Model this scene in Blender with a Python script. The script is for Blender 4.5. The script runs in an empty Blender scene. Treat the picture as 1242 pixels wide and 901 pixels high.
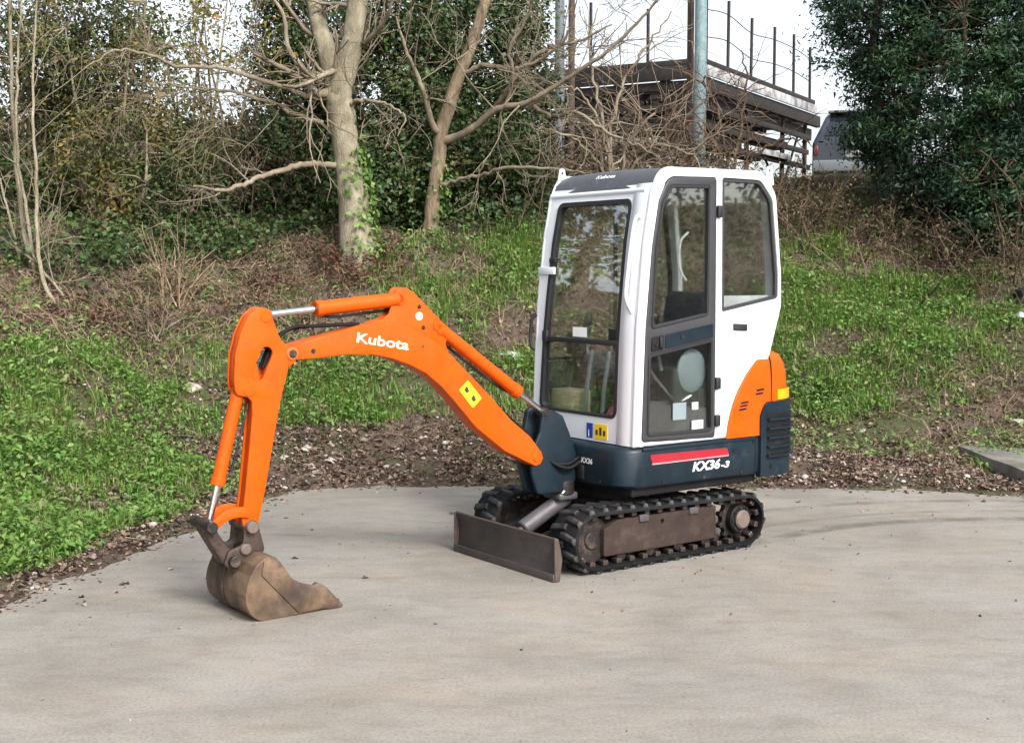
import bpy, bmesh, math, random
import numpy as np
from mathutils import Vector, Matrix
from mathutils.geometry import tessellate_polygon

SC = bpy.context.scene
COL = SC.collection
R = math.radians

# ------------------------------------------------------------------ camera, sky, sun, exposure
CAM_H = 1.68
F_PX, W_PX, H_PX, HORIZON = 1558.0, 1242.0, 901.0, 328.0
PITCH = math.atan((H_PX / 2 - HORIZON) / F_PX)
cam_data = bpy.data.cameras.new('camera')
cam_data.sensor_width = 36.0
cam_data.lens = 36.0 * F_PX / W_PX
cam_data.clip_end = 2000
cam = bpy.data.objects.new('camera', cam_data)
COL.objects.link(cam)
cam.location = (0, 0, CAM_H)
cam.rotation_euler = (math.pi / 2 - PITCH, 0, 0)
SC.camera = cam

SUN_EL, SUN_AZ = R(40), R(148)          # azimuth clockwise from +Y: behind the camera, to its right
world = bpy.data.worlds.new('World')
SC.world = world
world.use_nodes = True
wn = world.node_tree
wn.nodes.clear()
sky = wn.nodes.new('ShaderNodeTexSky')
sky.sky_type = 'NISHITA'
sky.sun_disc = False
sky.sun_elevation = SUN_EL
sky.sun_rotation = SUN_AZ
sky.air_density = 1.0
sky.dust_density = 4.0
hsv = wn.nodes.new('ShaderNodeHueSaturation')
hsv.inputs['Saturation'].default_value = 0.42     # thin even cloud: the blue is washed out
bg = wn.nodes.new('ShaderNodeBackground')
bg.inputs['Strength'].default_value = 0.15
wo = wn.nodes.new('ShaderNodeOutputWorld')
wn.links.new(sky.outputs[0], hsv.inputs['Color'])
wn.links.new(hsv.outputs[0], bg.inputs['Color'])
wn.links.new(bg.outputs[0], wo.inputs[0])

sun_data = bpy.data.lights.new('sun', 'SUN')
sun_data.energy = 1.5
sun_data.angle = R(14)
sun_data.color = (1.0, 0.965, 0.92)
sun = bpy.data.objects.new('sun', sun_data)
COL.objects.link(sun)
sd = Vector((math.sin(SUN_AZ) * math.cos(SUN_EL), math.cos(SUN_AZ) * math.cos(SUN_EL), math.sin(SUN_EL)))
sun.rotation_euler = sd.to_track_quat('Z', 'Y').to_euler()

SC.view_settings.view_transform = 'Standard'
SC.view_settings.look = 'None'
SC.view_settings.gamma = 1.0
SC.view_settings.exposure = 1.22
SC.render.engine = 'CYCLES'
SC.cycles.use_denoising = True
SC.cycles.max_bounces = 6
SC.cycles.transparent_max_bounces = 12
SC.cycles.caustics_reflective = False
SC.cycles.caustics_refractive = False

rng = np.random.default_rng(7)
random.seed(7)

# ------------------------------------------------------------------ helpers: materials
def new_mat(name):
    m = bpy.data.materials.new(name)
    m.use_nodes = True
    nt = m.node_tree
    nt.nodes.clear()
    out = nt.nodes.new('ShaderNodeOutputMaterial')
    return m, nt, out

def ramp(nt, stops, fac, interp='LINEAR'):
    r = nt.nodes.new('ShaderNodeValToRGB')
    r.color_ramp.interpolation = interp
    e = r.color_ramp.elements
    while len(e) < len(stops):
        e.new(0.5)
    for i, (p, c) in enumerate(stops):
        e[i].position = p
        e[i].color = (c[0], c[1], c[2], 1) if len(c) == 3 else c
    if fac is not None:
        nt.links.new(fac, r.inputs['Fac'])
    return r.outputs['Color']

def noise(nt, scale, detail=5, rough=0.55, vec=None, dist=0.0):
    n = nt.nodes.new('ShaderNodeTexNoise')
    n.inputs['Scale'].default_value = scale
    n.inputs['Detail'].default_value = detail
    n.inputs['Roughness'].default_value = rough
    n.inputs['Distortion'].default_value = dist
    if vec is not None:
        nt.links.new(vec, n.inputs['Vector'])
    return n.outputs['Fac']

def coords(nt, scale=(1, 1, 1), rot=(0, 0, 0)):
    t = nt.nodes.new('ShaderNodeTexCoord')
    mp = nt.nodes.new('ShaderNodeMapping')
    mp.inputs['Scale'].default_value = scale
    mp.inputs['Rotation'].default_value = rot
    nt.links.new(t.outputs['Object'], mp.inputs['Vector'])
    return mp.outputs[0]

def mixc(nt, fac, a, b, mode='MIX'):
    m = nt.nodes.new('ShaderNodeMix')
    m.data_type = 'RGBA'
    m.blend_type = mode
    for val, idx in ((fac, 0), (a, 6), (b, 7)):
        if hasattr(val, 'is_linked') or isinstance(val, bpy.types.NodeSocket):
            nt.links.new(val, m.inputs[idx])
        else:
            m.inputs[idx].default_value = val if idx == 0 else (val[0], val[1], val[2], 1)
    return m.outputs[2]

def surf(name, col, rough=0.5, metal=0.0, vary=0.12, vscale=6.0, wear=None, wear_amt=0.3, wear_scale=9.0,
         bump=0.0, bscale=60.0, coat=0.0, spec=0.5, rvary=0.12, dust=None, dust_amt=0.25, chips=None):
    """one painted, rubber or metal surface with mottling, optional wear of another colour and fine relief"""
    m, nt, out = new_mat(name)
    p = nt.nodes.new('ShaderNodeBsdfPrincipled')
    v = coords(nt)
    n1 = noise(nt, vscale, 6, 0.6, v)
    lo = tuple(c * (1 - vary) for c in col)
    hi = tuple(min(1, c * (1 + vary)) for c in col)
    c = ramp(nt, [(0.3, lo), (0.7, hi)], n1)
    if wear:
        n2 = noise(nt, wear_scale, 8, 0.7, v, 0.4)
        f = ramp(nt, [(0.62 - wear_amt * 0.4, (0, 0, 0)), (0.78 - wear_amt * 0.3, (1, 1, 1))], n2)
        c = mixc(nt, f, c, wear)
    if dust:
        f = ramp(nt, [(0.40, (0, 0, 0)), (0.75, (dust_amt,) * 3)], noise(nt, 3.1, 9, 0.72, coords(nt, (1.6, 1.6, 0.6)), 0.8))
        c = mixc(nt, f, c, dust)
    if chips:
        f = ramp(nt, [(0.685, (0, 0, 0)), (0.72, (0.85, 0.85, 0.85))], noise(nt, 26, 9, 0.72, coords(nt, (1, 1, 1.7), (0.3, 0.4, 0.2)), 0.6))
        c = mixc(nt, f, c, chips)
    nt.links.new(c, p.inputs['Base Color'])
    rr = ramp(nt, [(0.25, (max(0.03, rough - rvary),) * 3), (0.75, (min(1, rough + rvary),) * 3)], noise(nt, vscale * 2.3, 5, 0.6, v))
    nt.links.new(rr, p.inputs['Roughness'])
    p.inputs['Metallic'].default_value = metal
    p.inputs['Coat Weight'].default_value = coat
    p.inputs['Coat Roughness'].default_value = 0.12
    p.inputs['Specular IOR Level'].default_value = spec
    if bump:
        b = nt.nodes.new('ShaderNodeBump')
        b.inputs['Strength'].default_value = bump
        b.inputs['Distance'].default_value = 0.01
        nt.links.new(noise(nt, bscale, 6, 0.65, v), b.inputs['Height'])
        nt.links.new(b.outputs[0], p.inputs['Normal'])
    nt.links.new(p.outputs[0], out.inputs[0])
    return m

def leafmat(name, cols, transl=0.3, rough=0.55, big=None):
    """every leaf its own tone (per island) from the list"""
    m, nt, out = new_mat(name)
    g = nt.nodes.new('ShaderNodeNewGeometry')
    n = len(cols)
    c = ramp(nt, [((i + 0.5) / n, cc) for i, cc in enumerate(cols)], g.outputs['Random Per Island'])
    if big:                                      # whole sprays of another tone
        n2 = len(big[0])
        c2 = ramp(nt, [((i + 0.5) / n2, cc) for i, cc in enumerate(big[0])], g.outputs['Random Per Island'])
        f = ramp(nt, [(big[2] - 0.05, (0, 0, 0)), (big[2] + 0.05, (1, 1, 1))], noise(nt, big[1], 3, 0.55, g.outputs['Position']))
        c = mixc(nt, f, c, c2)
    p = nt.nodes.new('ShaderNodeBsdfPrincipled')
    p.inputs['Roughness'].default_value = rough
    p.inputs['Specular IOR Level'].default_value = 0.35
    nt.links.new(c, p.inputs['Base Color'])
    t = nt.nodes.new('ShaderNodeBsdfTranslucent')
    nt.links.new(c, t.inputs['Color'])
    mx = nt.nodes.new('ShaderNodeMixShader')
    mx.inputs[0].default_value = transl
    nt.links.new(p.outputs[0], mx.inputs[1])
    nt.links.new(t.outputs[0], mx.inputs[2])
    nt.links.new(mx.outputs[0], out.inputs[0])
    return m

def barkmat(name, a, b, c3, scale=7.0, bump=0.6):
    m, nt, out = new_mat(name)
    p = nt.nodes.new('ShaderNodeBsdfPrincipled')
    v = coords(nt, (1, 1, 0.35))
    n1 = noise(nt, scale, 8, 0.65, v, 0.5)
    c = ramp(nt, [(0.3, a), (0.5, b), (0.68, c3)], n1)
    nt.links.new(c, p.inputs['Base Color'])
    p.inputs['Roughness'].default_value = 0.85
    p.inputs['Specular IOR Level'].default_value = 0.2
    bp = nt.nodes.new('ShaderNodeBump')
    bp.inputs['Strength'].default_value = bump
    bp.inputs['Distance'].default_value = 0.03
    nt.links.new(noise(nt, scale * 5, 8, 0.7, v), bp.inputs['Height'])
    nt.links.new(bp.outputs[0], p.inputs['Normal'])
    nt.links.new(p.outputs[0], out.inputs[0])
    return m

def glassmat(name, tint, refl=1.0):
    m, nt, out = new_mat(name)
    tr = nt.nodes.new('ShaderNodeBsdfTransparent')
    n = noise(nt, 5, 4, 0.6, coords(nt))
    lo = tuple(c * 0.93 for c in tint)
    nt.links.new(ramp(nt, [(0.35, lo), (0.7, tint)], n), tr.inputs['Color'])
    gl = nt.nodes.new('ShaderNodeBsdfGlossy')
    gl.inputs['Roughness'].default_value = 0.02
    gl.inputs['Color'].default_value = (0.95, 0.97, 1, 1)
    fr = nt.nodes.new('ShaderNodeFresnel')
    fr.inputs['IOR'].default_value = 1.5
    ml = nt.nodes.new('ShaderNodeMath')
    ml.operation = 'MULTIPLY'
    ml.inputs[1].default_value = refl
    nt.links.new(fr.outputs[0], ml.inputs[0])
    mx = nt.nodes.new('ShaderNodeMixShader')
    nt.links.new(ml.outputs[0], mx.inputs[0])
    nt.links.new(tr.outputs[0], mx.inputs[1])
    nt.links.new(gl.outputs[0], mx.inputs[2])
    nt.links.new(mx.outputs[0], out.inputs[0])
    return m

# ------------------------------------------------------------------ helpers: objects and meshes
def tag(o, label=None, cat=None, group=None, kind=None):
    if label: o['label'] = label
    if cat: o['category'] = cat
    if group: o['group'] = group
    if kind: o['kind'] = kind
    return o

def empty(name, loc=(0, 0, 0), rz=0.0):
    o = bpy.data.objects.new(name, None)
    COL.objects.link(o)
    o.location = loc
    o.rotation_euler = (0, 0, rz)
    o.empty_display_size = 0.1
    return o

def link_mesh(name, me, mat, parent=None):
    if mat is not None:
        me.materials.append(mat)
    o = bpy.data.objects.new(name, me)
    COL.objects.link(o)
    o.parent = parent
    return o

def bm_obj(name, bm, mat, parent=None, smooth=35):
    bmesh.ops.recalc_face_normals(bm, faces=bm.faces)
    me = bpy.data.meshes.new(name)
    bm.to_mesh(me)
    bm.free()
    if smooth:
        me.polygons.foreach_set('use_smooth', [True] * len(me.polygons))
        me.set_sharp_from_angle(angle=R(smooth))
    return link_mesh(name, me, mat, parent)

def np_mesh(name, V, Fc, smooth=False):
    """V (n,3), Fc (m,k) with constant k"""
    me = bpy.data.meshes.new(name)
    V = np.ascontiguousarray(V, dtype=np.float32)
    Fc = np.ascontiguousarray(Fc, dtype=np.int32)
    m, k = Fc.shape
    me.vertices.add(len(V))
    me.vertices.foreach_set('co', V.ravel())
    me.loops.add(m * k)
    me.loops.foreach_set('vertex_index', Fc.ravel())
    me.polygons.add(m)
    me.polygons.foreach_set('loop_start', np.arange(0, m * k, k, dtype=np.int32))
    if smooth:
        me.polygons.foreach_set('use_smooth', np.ones(m, dtype=bool))
    me.update(calc_edges=True)
    return me

def add_box(bm, x0, x1, y0, y1, z0, z1, bev=0.0, seg=2, mtx=None):
    r = bmesh.ops.create_cube(bm, size=1.0)
    vs = r['verts']
    for v in vs:
        v.co = Vector(((x0 + x1) / 2 + v.co.x * (x1 - x0), (y0 + y1) / 2 + v.co.y * (y1 - y0), (z0 + z1) / 2 + v.co.z * (z1 - z0)))
    if bev:
        es = list({e for v in vs for e in v.link_edges})
        q = bmesh.ops.bevel(bm, geom=es, offset=bev, segments=seg, affect='EDGES', profile=0.5)
        vs = list({v for f in q['faces'] for v in f.verts} | {v for v in vs if v.is_valid})
    if mtx is not None:
        for v in vs:
            v.co = mtx @ v.co
    return vs

def box(name, mat, parent, x0, x1, y0, y1, z0, z1, bev=0.004, seg=2, mtx=None):
    bm = bmesh.new()
    add_box(bm, x0, x1, y0, y1, z0, z1, bev, seg, mtx)
    return bm_obj(name, bm, mat, parent)

def add_cyl(bm, p0, p1, r0, r1=None, n=20, cap=True, bev=0.0):
    r1 = r0 if r1 is None else r1
    p0, p1 = Vector(p0), Vector(p1)
    d = (p1 - p0)
    L = d.length
    q = d.to_track_quat('Z', 'Y')
    st = [(0, r0), (L, r1)] if not bev else [(0, r0 - bev), (bev, r0), (L - bev, r1), (L, r1 - bev)]
    rings = []
    for z, r in st:
        rings.append([bm.verts.new(p0 + q @ Vector((r * math.cos(2 * math.pi * i / n), r * math.sin(2 * math.pi * i / n), z))) for i in range(n)])
    for a, b in zip(rings, rings[1:]):
        for i in range(n):
            bm.faces.new((a[i], a[(i + 1) % n], b[(i + 1) % n], b[i]))
    if cap:
        bm.faces.new(rings[0][::-1])
        bm.faces.new(rings[-1])

def cyl(name, mat, parent, p0, p1, r0, r1=None, n=20, bev=0.0):
    bm = bmesh.new()
    add_cyl(bm, p0, p1, r0, r1, n, True, bev)
    return bm_obj(name, bm, mat, parent)

def add_tube(bm, pts, r, n=10, cap=True):
    pts = [Vector(p) for p in pts]
    rings = []
    up = Vector((0.13, 0.31, 0.94))
    for i, p in enumerate(pts):
        t = (pts[min(i + 1, len(pts) - 1)] - pts[max(i - 1, 0)]).normalized()
        a = t.cross(up)
        if a.length < 1e-3: a = t.cross(Vector((1, 0, 0)))
        a.normalize()
        b = t.cross(a).normalized()
        rr = r[i] if hasattr(r, '__len__') else r
        rings.append([bm.verts.new(p + a * rr * math.cos(2 * math.pi * k / n) + b * rr * math.sin(2 * math.pi * k / n)) for k in range(n)])
    for a, b in zip(rings, rings[1:]):
        for i in range(n):
            bm.faces.new((a[i], a[(i + 1) % n], b[(i + 1) % n], b[i]))
    if cap:
        bm.faces.new(rings[0][::-1])
        bm.faces.new(rings[-1])

def catmull(pts, sub=6):
    P = [np.array(p, float) for p in pts]
    P = [2 * P[0] - P[1]] + P + [2 * P[-1] - P[-2]]
    out = []
    for i in range(1, len(P) - 2):
        for k in range(sub):
            t = k / sub
            a, b, c, d = P[i - 1], P[i], P[i + 1], P[i + 2]
            out.append(0.5 * ((2 * b) + (c - a) * t + (2 * a - 5 * b + 4 * c - d) * t * t + (3 * b - a - 3 * c + d) * t ** 3))
    out.append(P[-2])
    return out

def tube(name, mat, parent, pts, r, n=10, sub=6):
    bm = bmesh.new()
    add_tube(bm, [tuple(p) for p in (catmull(pts, sub) if sub else pts)], r, n)
    return bm_obj(name, bm, mat, parent, 60)

def rpoly(pts, rad, n=5):
    """polygon with rounded corners; rad one number or one per corner"""
    out = []
    N = len(pts)
    for i in range(N):
        r = rad[i] if hasattr(rad, '__len__') else rad
        p = Vector(pts[i]); a = Vector(pts[i - 1]) - p; b = Vector(pts[(i + 1) % N]) - p
        la, lb = a.length, b.length
        a.normalize(); b.normalize()
        ang = a.angle(b)
        if r <= 1e-5 or abs(ang - math.pi) < 0.02:
            out += [tuple(p)] * 1 if not hasattr(rad, '__len__') and r <= 1e-5 else [tuple(p)]
            continue
        d = min(r / math.tan(ang / 2), la * 0.48, lb * 0.48)
        re = d * math.tan(ang / 2)
        c = p + (a + b).normalized() * (re / math.sin(ang / 2))
        u0, u1 = (p + a * d - c) / re, (p + b * d - c) / re
        th = math.acos(max(-1, min(1, u0.dot(u1))))
        for k in range(n + 1):
            t = k / n
            w = (u0 * math.sin((1 - t) * th) + u1 * math.sin(t * th)) / math.sin(th)
            out.append(tuple(c + w * re))
    return out

def area2(l):
    return sum(l[i - 1][0] * l[i][1] - l[i][0] * l[i - 1][1] for i in range(len(l)))

def offset_loop(l, d):
    """inwards for d > 0 whatever the winding"""
    s = 1 if area2(l) > 0 else -1
    N = len(l)
    out = []
    for i in range(N):
        p = Vector(l[i]); a = (p - Vector(l[i - 1])); b = (Vector(l[(i + 1) % N]) - p)
        if a.length < 1e-7: a = b.copy()
        if b.length < 1e-7: b = a.copy()
        a.normalize(); b.normalize()
        na = Vector((-a.y, a.x)) * s; nb = Vector((-b.y, b.x)) * s
        m = na + nb
        if m.length < 1e-4: m = na.copy()
        m.normalize()
        c = max(0.35, m.dot(na))
        out.append(tuple(p + m * (d / c)))
    return out

XZ = lambda u, v, w: (u, w, v)       # side plates: u = x, v = z, depth = y
YZ = lambda u, v, w: (w, u, v)
XY = lambda u, v, w: (u, v, w)

def add_plate(bm, outer, holes, w0, w1, r=0.0, steps=3, fmap=XZ, rh=None):
    """flat plate with holes between depths w0 < w1, its edges rounded by r"""
    rh = r if rh is None else rh
    loops = [(outer, 1, r)] + [(h, -1, rh) for h in holes]
    caps = {0: [], 1: []}
    for l, sg, rr in loops:
        prof = []
        if rr > 0:
            for k in range(steps + 1):
                a = math.pi / 2 * k / steps
                prof.append((rr * (1 - math.sin(a)), rr * (1 - math.cos(a))))
        else:
            prof = [(0, 0)]
        rows = []
        for ins, dep in prof:
            rows.append((ins, w1 - dep))
        for ins, dep in prof[::-1]:
            rows.append((ins, w0 + dep))
        vr = []
        for ins, w in rows:
            lo = offset_loop(l, ins * sg) if ins > 1e-7 else l
            vr.append([bm.verts.new(fmap(u, v, w)) for u, v in lo])
        n = len(l)
        for a, b in zip(vr, vr[1:]):
            for i in range(n):
                bm.faces.new((a[i], a[(i + 1) % n], b[(i + 1) % n], b[i]))
        caps[1].append((vr[0], offset_loop(l, rows[0][0] * sg) if rows[0][0] > 1e-7 else l))
        caps[0].append((vr[-1], offset_loop(l, rows[-1][0] * sg) if rows[-1][0] > 1e-7 else l))
    for k in (0, 1):
        if len(caps[k]) == 2 and len(caps[k][0][0]) == len(caps[k][1][0]):
            a, b = caps[k][0][0], caps[k][1][0]      # loops of equal length: bridge them
            for i in range(len(a)):
                bm.faces.new((a[i], a[(i + 1) % len(a)], b[(i + 1) % len(a)], b[i]))
            continue
        vs = [v for c in caps[k] for v in c[0]]
        tris = tessellate_polygon([[Vector((u, v, 0)) for u, v in c[1]] for c in caps[k]])
        for t in tris:
            try:
                bm.faces.new([vs[i] for i in t])
            except ValueError:
                pass

def plate(name, mat, parent, outer, holes, w0, w1, r=0.004, steps=3, fmap=XZ, rh=None, smooth=35):
    bm = bmesh.new()
    add_plate(bm, outer, holes, w0, w1, r, steps, fmap, rh)
    return bm_obj(name, bm, mat, parent, smooth)

def add_frame(bm, outer, inner, w0, w1, fmap):
    """ring between two loops of equal length"""
    n = len(outer)
    rows = [[bm.verts.new(fmap(u, v, w)) for u, v in l] for l, w in ((outer, w1), (inner, w1), (inner, w0), (outer, w0))]
    for a in range(4):
        p, q = rows[a], rows[(a + 1) % 4]
        for i in range(n):
            bm.faces.new((p[i], p[(i + 1) % n], q[(i + 1) % n], q[i]))

def add_loft(bm, loops, cap=True):
    rows = [[bm.verts.new(p) for p in l] for l in loops]
    n = len(rows[0])
    for a, b in zip(rows, rows[1:]):
        for i in range(n):
            bm.faces.new((a[i], a[(i + 1) % n], b[(i + 1) % n], b[i]))
    if cap:
        bm.faces.new(rows[0][::-1])
        bm.faces.new(rows[-1])

def text_obj(name, body, mat, parent, origin, ux, uy, height, depth=0.002, shear=0.0, bold=0.0, width=None):
    cu = bpy.data.curves.new(name, 'FONT')
    cu.body = body
    cu.size = 1.0
    cu.shear = shear
    cu.offset = bold
    cu.extrude = 0.0
    cu.resolution_u = 3
    tmp = bpy.data.objects.new(name + '_tmp', cu)
    COL.objects.link(tmp)
    bpy.context.view_layer.update()
    me = bpy.data.meshes.new_from_object(tmp.evaluated_get(bpy.context.evaluated_depsgraph_get()))
    bpy.data.objects.remove(tmp)
    co = np.array([v.co[:] for v in me.vertices])
    lo, hi = co.min(0), co.max(0)
    s = height / 0.7
    sx = s if width is None else width / (hi[0] - lo[0])
    ux, uy = Vector(ux).normalized(), Vector(uy).normalized()
    nz = ux.cross(uy)
    o = Vector(origin)
    for v in me.vertices:
        v.co = o + ux * (v.co.x - lo[0]) * sx + uy * v.co.y * s + nz * depth
    me.materials.clear()
    return link_mesh(name, me, mat, parent)

# ------------------------------------------------------------------ materials
M = {}
M['orange'] = surf('orange paint', (0.55, 0.074, 0.0002), 0.45, vary=0.10, vscale=5, coat=0.0, spec=0.2, wear=(0.42, 0.055, 0.004), wear_amt=0.25, dust=(0.36, 0.13, 0.05), dust_amt=0.16, chips=(0.13, 0.06, 0.035), bump=0.03, bscale=25)
M['white'] = surf('white paint', (0.66, 0.69, 0.725), 0.3, vary=0.015, vscale=3, coat=0.2, rvary=0.03, dust=(0.50, 0.49, 0.46), dust_amt=0.10)
M['navy'] = surf('navy paint', (0.005, 0.0145, 0.0235), 0.40, vary=0.2, vscale=4, coat=0.0, spec=0.3, dust=(0.07, 0.065, 0.06), dust_amt=0.16, chips=(0.08, 0.08, 0.08), wear=(0.025, 0.035, 0.045), wear_amt=0.12, bump=0.03, bscale=30)
M['red'] = surf('red decal', (0.30, 0.014, 0.026), 0.4, vary=0.06)
M['decal_white'] = surf('white lettering', (0.8, 0.8, 0.8), 0.45, vary=0.04)
M['decal_cream'] = surf('cream lettering', (0.82, 0.74, 0.58), 0.45, vary=0.06, vscale=30)
M['yellow'] = surf('yellow sticker', (0.80, 0.55, 0.02), 0.45, vary=0.06)
M['blue'] = surf('blue sticker', (0.02, 0.05, 0.30), 0.45, vary=0.06)
M['black'] = surf('black paint', (0.007, 0.007, 0.008), 0.65, vary=0.2, wear=(0.03, 0.025, 0.022), wear_amt=0.15, spec=0.25)
M['seal'] = surf('black rubber seal', (0.012, 0.012, 0.014), 0.6, vary=0.2)
M['frame_grey'] = surf('dark grey door frame', (0.030, 0.030, 0.034), 0.5, vary=0.08)
M['roof'] = surf('dark grey roof', (0.066, 0.07, 0.08), 0.55, vary=0.1, wear=(0.2, 0.2, 0.2), wear_amt=0.12)
M['rubber'] = surf('track rubber', (0.007, 0.007, 0.008), 0.75, vary=0.25, vscale=12, wear=(0.03, 0.03, 0.028), wear_amt=0.14, wear_scale=7, bump=0.15, bscale=80, spec=0.22)
M['lug'] = surf('worn lug rubber', (0.013, 0.013, 0.014), 0.5, vary=0.3, vscale=15, wear=(0.085, 0.085, 0.085), wear_amt=0.34, wear_scale=10, bump=0.2, bscale=70)
M['track_steel'] = surf('muddy track frame steel', (0.034, 0.022, 0.019), 0.75, vary=0.25, vscale=7, wear=(0.06, 0.044, 0.037), wear_amt=0.25, wear_scale=8, bump=0.3, bscale=50, spec=0.25)
M['blade_steel'] = surf('worn blade steel', (0.060, 0.052, 0.050), 0.62, 0.2, vary=0.3, vscale=5, wear=(0.095, 0.062, 0.05), wear_amt=0.3, wear_scale=5, bump=0.25, bscale=45)
M['edge_steel'] = surf('rubbed edge steel', (0.085, 0.064, 0.054), 0.55, 0.3, vary=0.3, vscale=12)
M['dark_steel'] = surf('greasy dark steel', (0.022, 0.018, 0.017), 0.5, 0.3, vary=0.4, vscale=12, wear=(0.12, 0.085, 0.065), wear_amt=0.25, bump=0.25, bscale=60)
M['bucket'] = surf('rusty bucket steel', (0.155, 0.102, 0.064), 0.5, 0.3, vary=0.35, vscale=7, wear=(0.055, 0.04, 0.034), wear_amt=0.5, wear_scale=6.5, bump=0.2, bscale=40)
M['tooth'] = surf('dark worn tooth steel', (0.12, 0.075, 0.055), 0.5, 0.3, vary=0.35, vscale=14, bump=0.3, bscale=60)
M['chrome'] = surf('chrome rod', (0.72, 0.72, 0.73), 0.16, 1.0, vary=0.04, rvary=0.06)
M['grey_metal'] = surf('grey cylinder metal', (0.085, 0.08, 0.088), 0.5, 0.2, vary=0.2, wear=(0.07, 0.06, 0.06), wear_amt=0.3)
M['hub'] = surf('dusty hub cap', (0.125, 0.095, 0.078), 0.75, vary=0.2, vscale=12, bump=0.2)
M['hose'] = surf('black hose', (0.007, 0.007, 0.008), 0.7, vary=0.2, spec=0.2)
M['link'] = surf('rust stained link steel', (0.06, 0.038, 0.029), 0.55, 0.3, vary=0.4, vscale=10, wear=(0.022, 0.018, 0.017), wear_amt=0.4, wear_scale=9, bump=0.3, bscale=60)
M['seat'] = surf('dark seat cloth', (0.02, 0.026, 0.04), 0.85, vary=0.3, vscale=30, bump=0.3, bscale=200)
M['interior'] = surf('dark cab plastic', (0.022, 0.028, 0.028), 0.7, vary=0.2)
M['cream'] = surf('cream panel', (0.46, 0.40, 0.26), 0.6, vary=0.06)
M['pale'] = surf('pale grey plastic', (0.52, 0.55, 0.56), 0.5, vary=0.08)
M['lever'] = surf('grey lever', (0.20, 0.25, 0.27), 0.4, vary=0.1)
M['pink_red'] = surf('faded red console', (0.40, 0.055, 0.03), 0.5, vary=0.1)
M['glass'] = glassmat('cab glass', (0.975, 0.99, 0.98), 0.42)
M['lamp'] = surf('amber lamp', (0.85, 0.38, 0.01), 0.25, vary=0.08, vscale=30, coat=0.5)

# ------------------------------------------------------------------ terrain
EDGE = np.array([(-3.6, -40), (-3.3, 0), (-2.95, 4), (-2.57, 6.3), (-2.49, 6.8), (-2.28, 7.61), (-2.06, 8.31), (-1.93, 9.1), (-1.72, 9.78),
                 (-1.11, 9.98), (0.12, 10.0), (2.16, 9.86), (3.06, 9.80), (3.85, 9.55), (6.0, 9.0), (8.5, 7.6), (10.5, 4.0), (11.0, -2.0), (11.0, -40)], float)  # right end bends round out of view, put in for the glass reflections

def edge_dist(X, Y):
    """signed distance to the concrete's edge, positive on the bank"""
    P = np.stack([X.ravel(), Y.ravel()], 1)
    best = np.full(len(P), 1e9)
    sgn = np.ones(len(P))
    for a, b in zip(EDGE, EDGE[1:]):
        ab = b - a
        t = np.clip(((P - a) @ ab) / (ab @ ab), 0, 1)
        q = a + t[:, None] * ab
        d = np.hypot(*(P - q).T)
        cr = ab[0] * (P[:, 1] - a[1]) - ab[1] * (P[:, 0] - a[0])
        m = d < best - 1e-9
        best[m] = d[m]
        sgn[m] = np.where(cr[m] > 0, 1, -1)
    return (best * sgn).reshape(X.shape)

def vnoise(X, Y, f, seed=0):
    X = X * f; Y = Y * f
    xi = np.floor(X).astype(np.int64); yi = np.floor(Y).astype(np.int64)
    xf = X - xi; yf = Y - yi
    u = xf * xf * (3 - 2 * xf); v = yf * yf * (3 - 2 * yf)
    def h(a, b):
        n = (a * 374761393 + b * 668265263 + seed * 1442695041) & 0xffffffff
        n = ((n ^ (n >> 13)) * 1274126177) & 0xffffffff
        return ((n ^ (n >> 16)) & 0xffff) / 65535.0
    return (h(xi, yi) * (1 - u) + h(xi + 1, yi) * u) * (1 - v) + (h(xi, yi + 1) * (1 - u) + h(xi + 1, yi + 1) * u) * v - 0.5

PM = np.array([(-40, -0.30), (-1.2, -0.12), (-0.25, -0.045), (0, 0.008), (0.35, 0.05), (1, 0.33), (2, 0.95), (3, 1.60), (3.7, 1.98), (5, 2.25), (9, 2.7), (14, 3.0), (400, 5.0)])
PR = np.array([(-40, -0.30), (-1.2, -0.12), (-0.25, -0.045), (0, 0.008), (0.8, 0.045), (1.5, 0.10), (2.5, 0.42), (4, 1.27), (5.5, 2.1), (7, 2.72), (9, 2.95), (14, 3.1), (400, 5.0)])

def height(X, Y):
    X = np.asarray(X, float); Y = np.asarray(Y, float)
    d = edge_dist(X, Y)
    zm = np.interp(d, PM[:, 0], PM[:, 1])
    zr = np.interp(d, PR[:, 0], PR[:, 1])
    w = np.clip((X - 0.8) / 1.8, 0, 1); w = w * w * (3 - 2 * w)
    z = zm * (1 - w) + zr * w
    amp = np.clip(d / 2.0, 0, 1)
    z = z + amp * (0.30 * vnoise(X, Y, 0.7, 1) + 0.16 * vnoise(X, Y, 1.9, 2) + 0.08 * vnoise(X, Y, 4.3, 3))
    z = z + np.clip((d + 0.16) / 0.2, 0, 1) * np.clip(1 - np.abs(d) / 1.2, 0, 1) * (0.05 * vnoise(X, Y, 2.2, 4) + 0.045 * vnoise(X, Y, 6, 5)) + np.where(d > -0.3, 0.03 * vnoise(X, Y, 9, 6), 0)
    return z

def hgt(x, y):
    return float(height(np.array([x]), np.array([y]))[0])

def cray(px, py):
    """world direction of a picture point, y component 1-ish"""
    dx, dz = (px - W_PX / 2) / F_PX, -(py - H_PX / 2) / F_PX
    c, s = math.cos(PITCH), math.sin(PITCH)
    return np.array([dx, c + dz * s, -s + dz * c])

def at(px, py, d):
    r = cray(px, py)
    return np.array([0, 0, CAM_H]) + r * (d / r[1])

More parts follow.
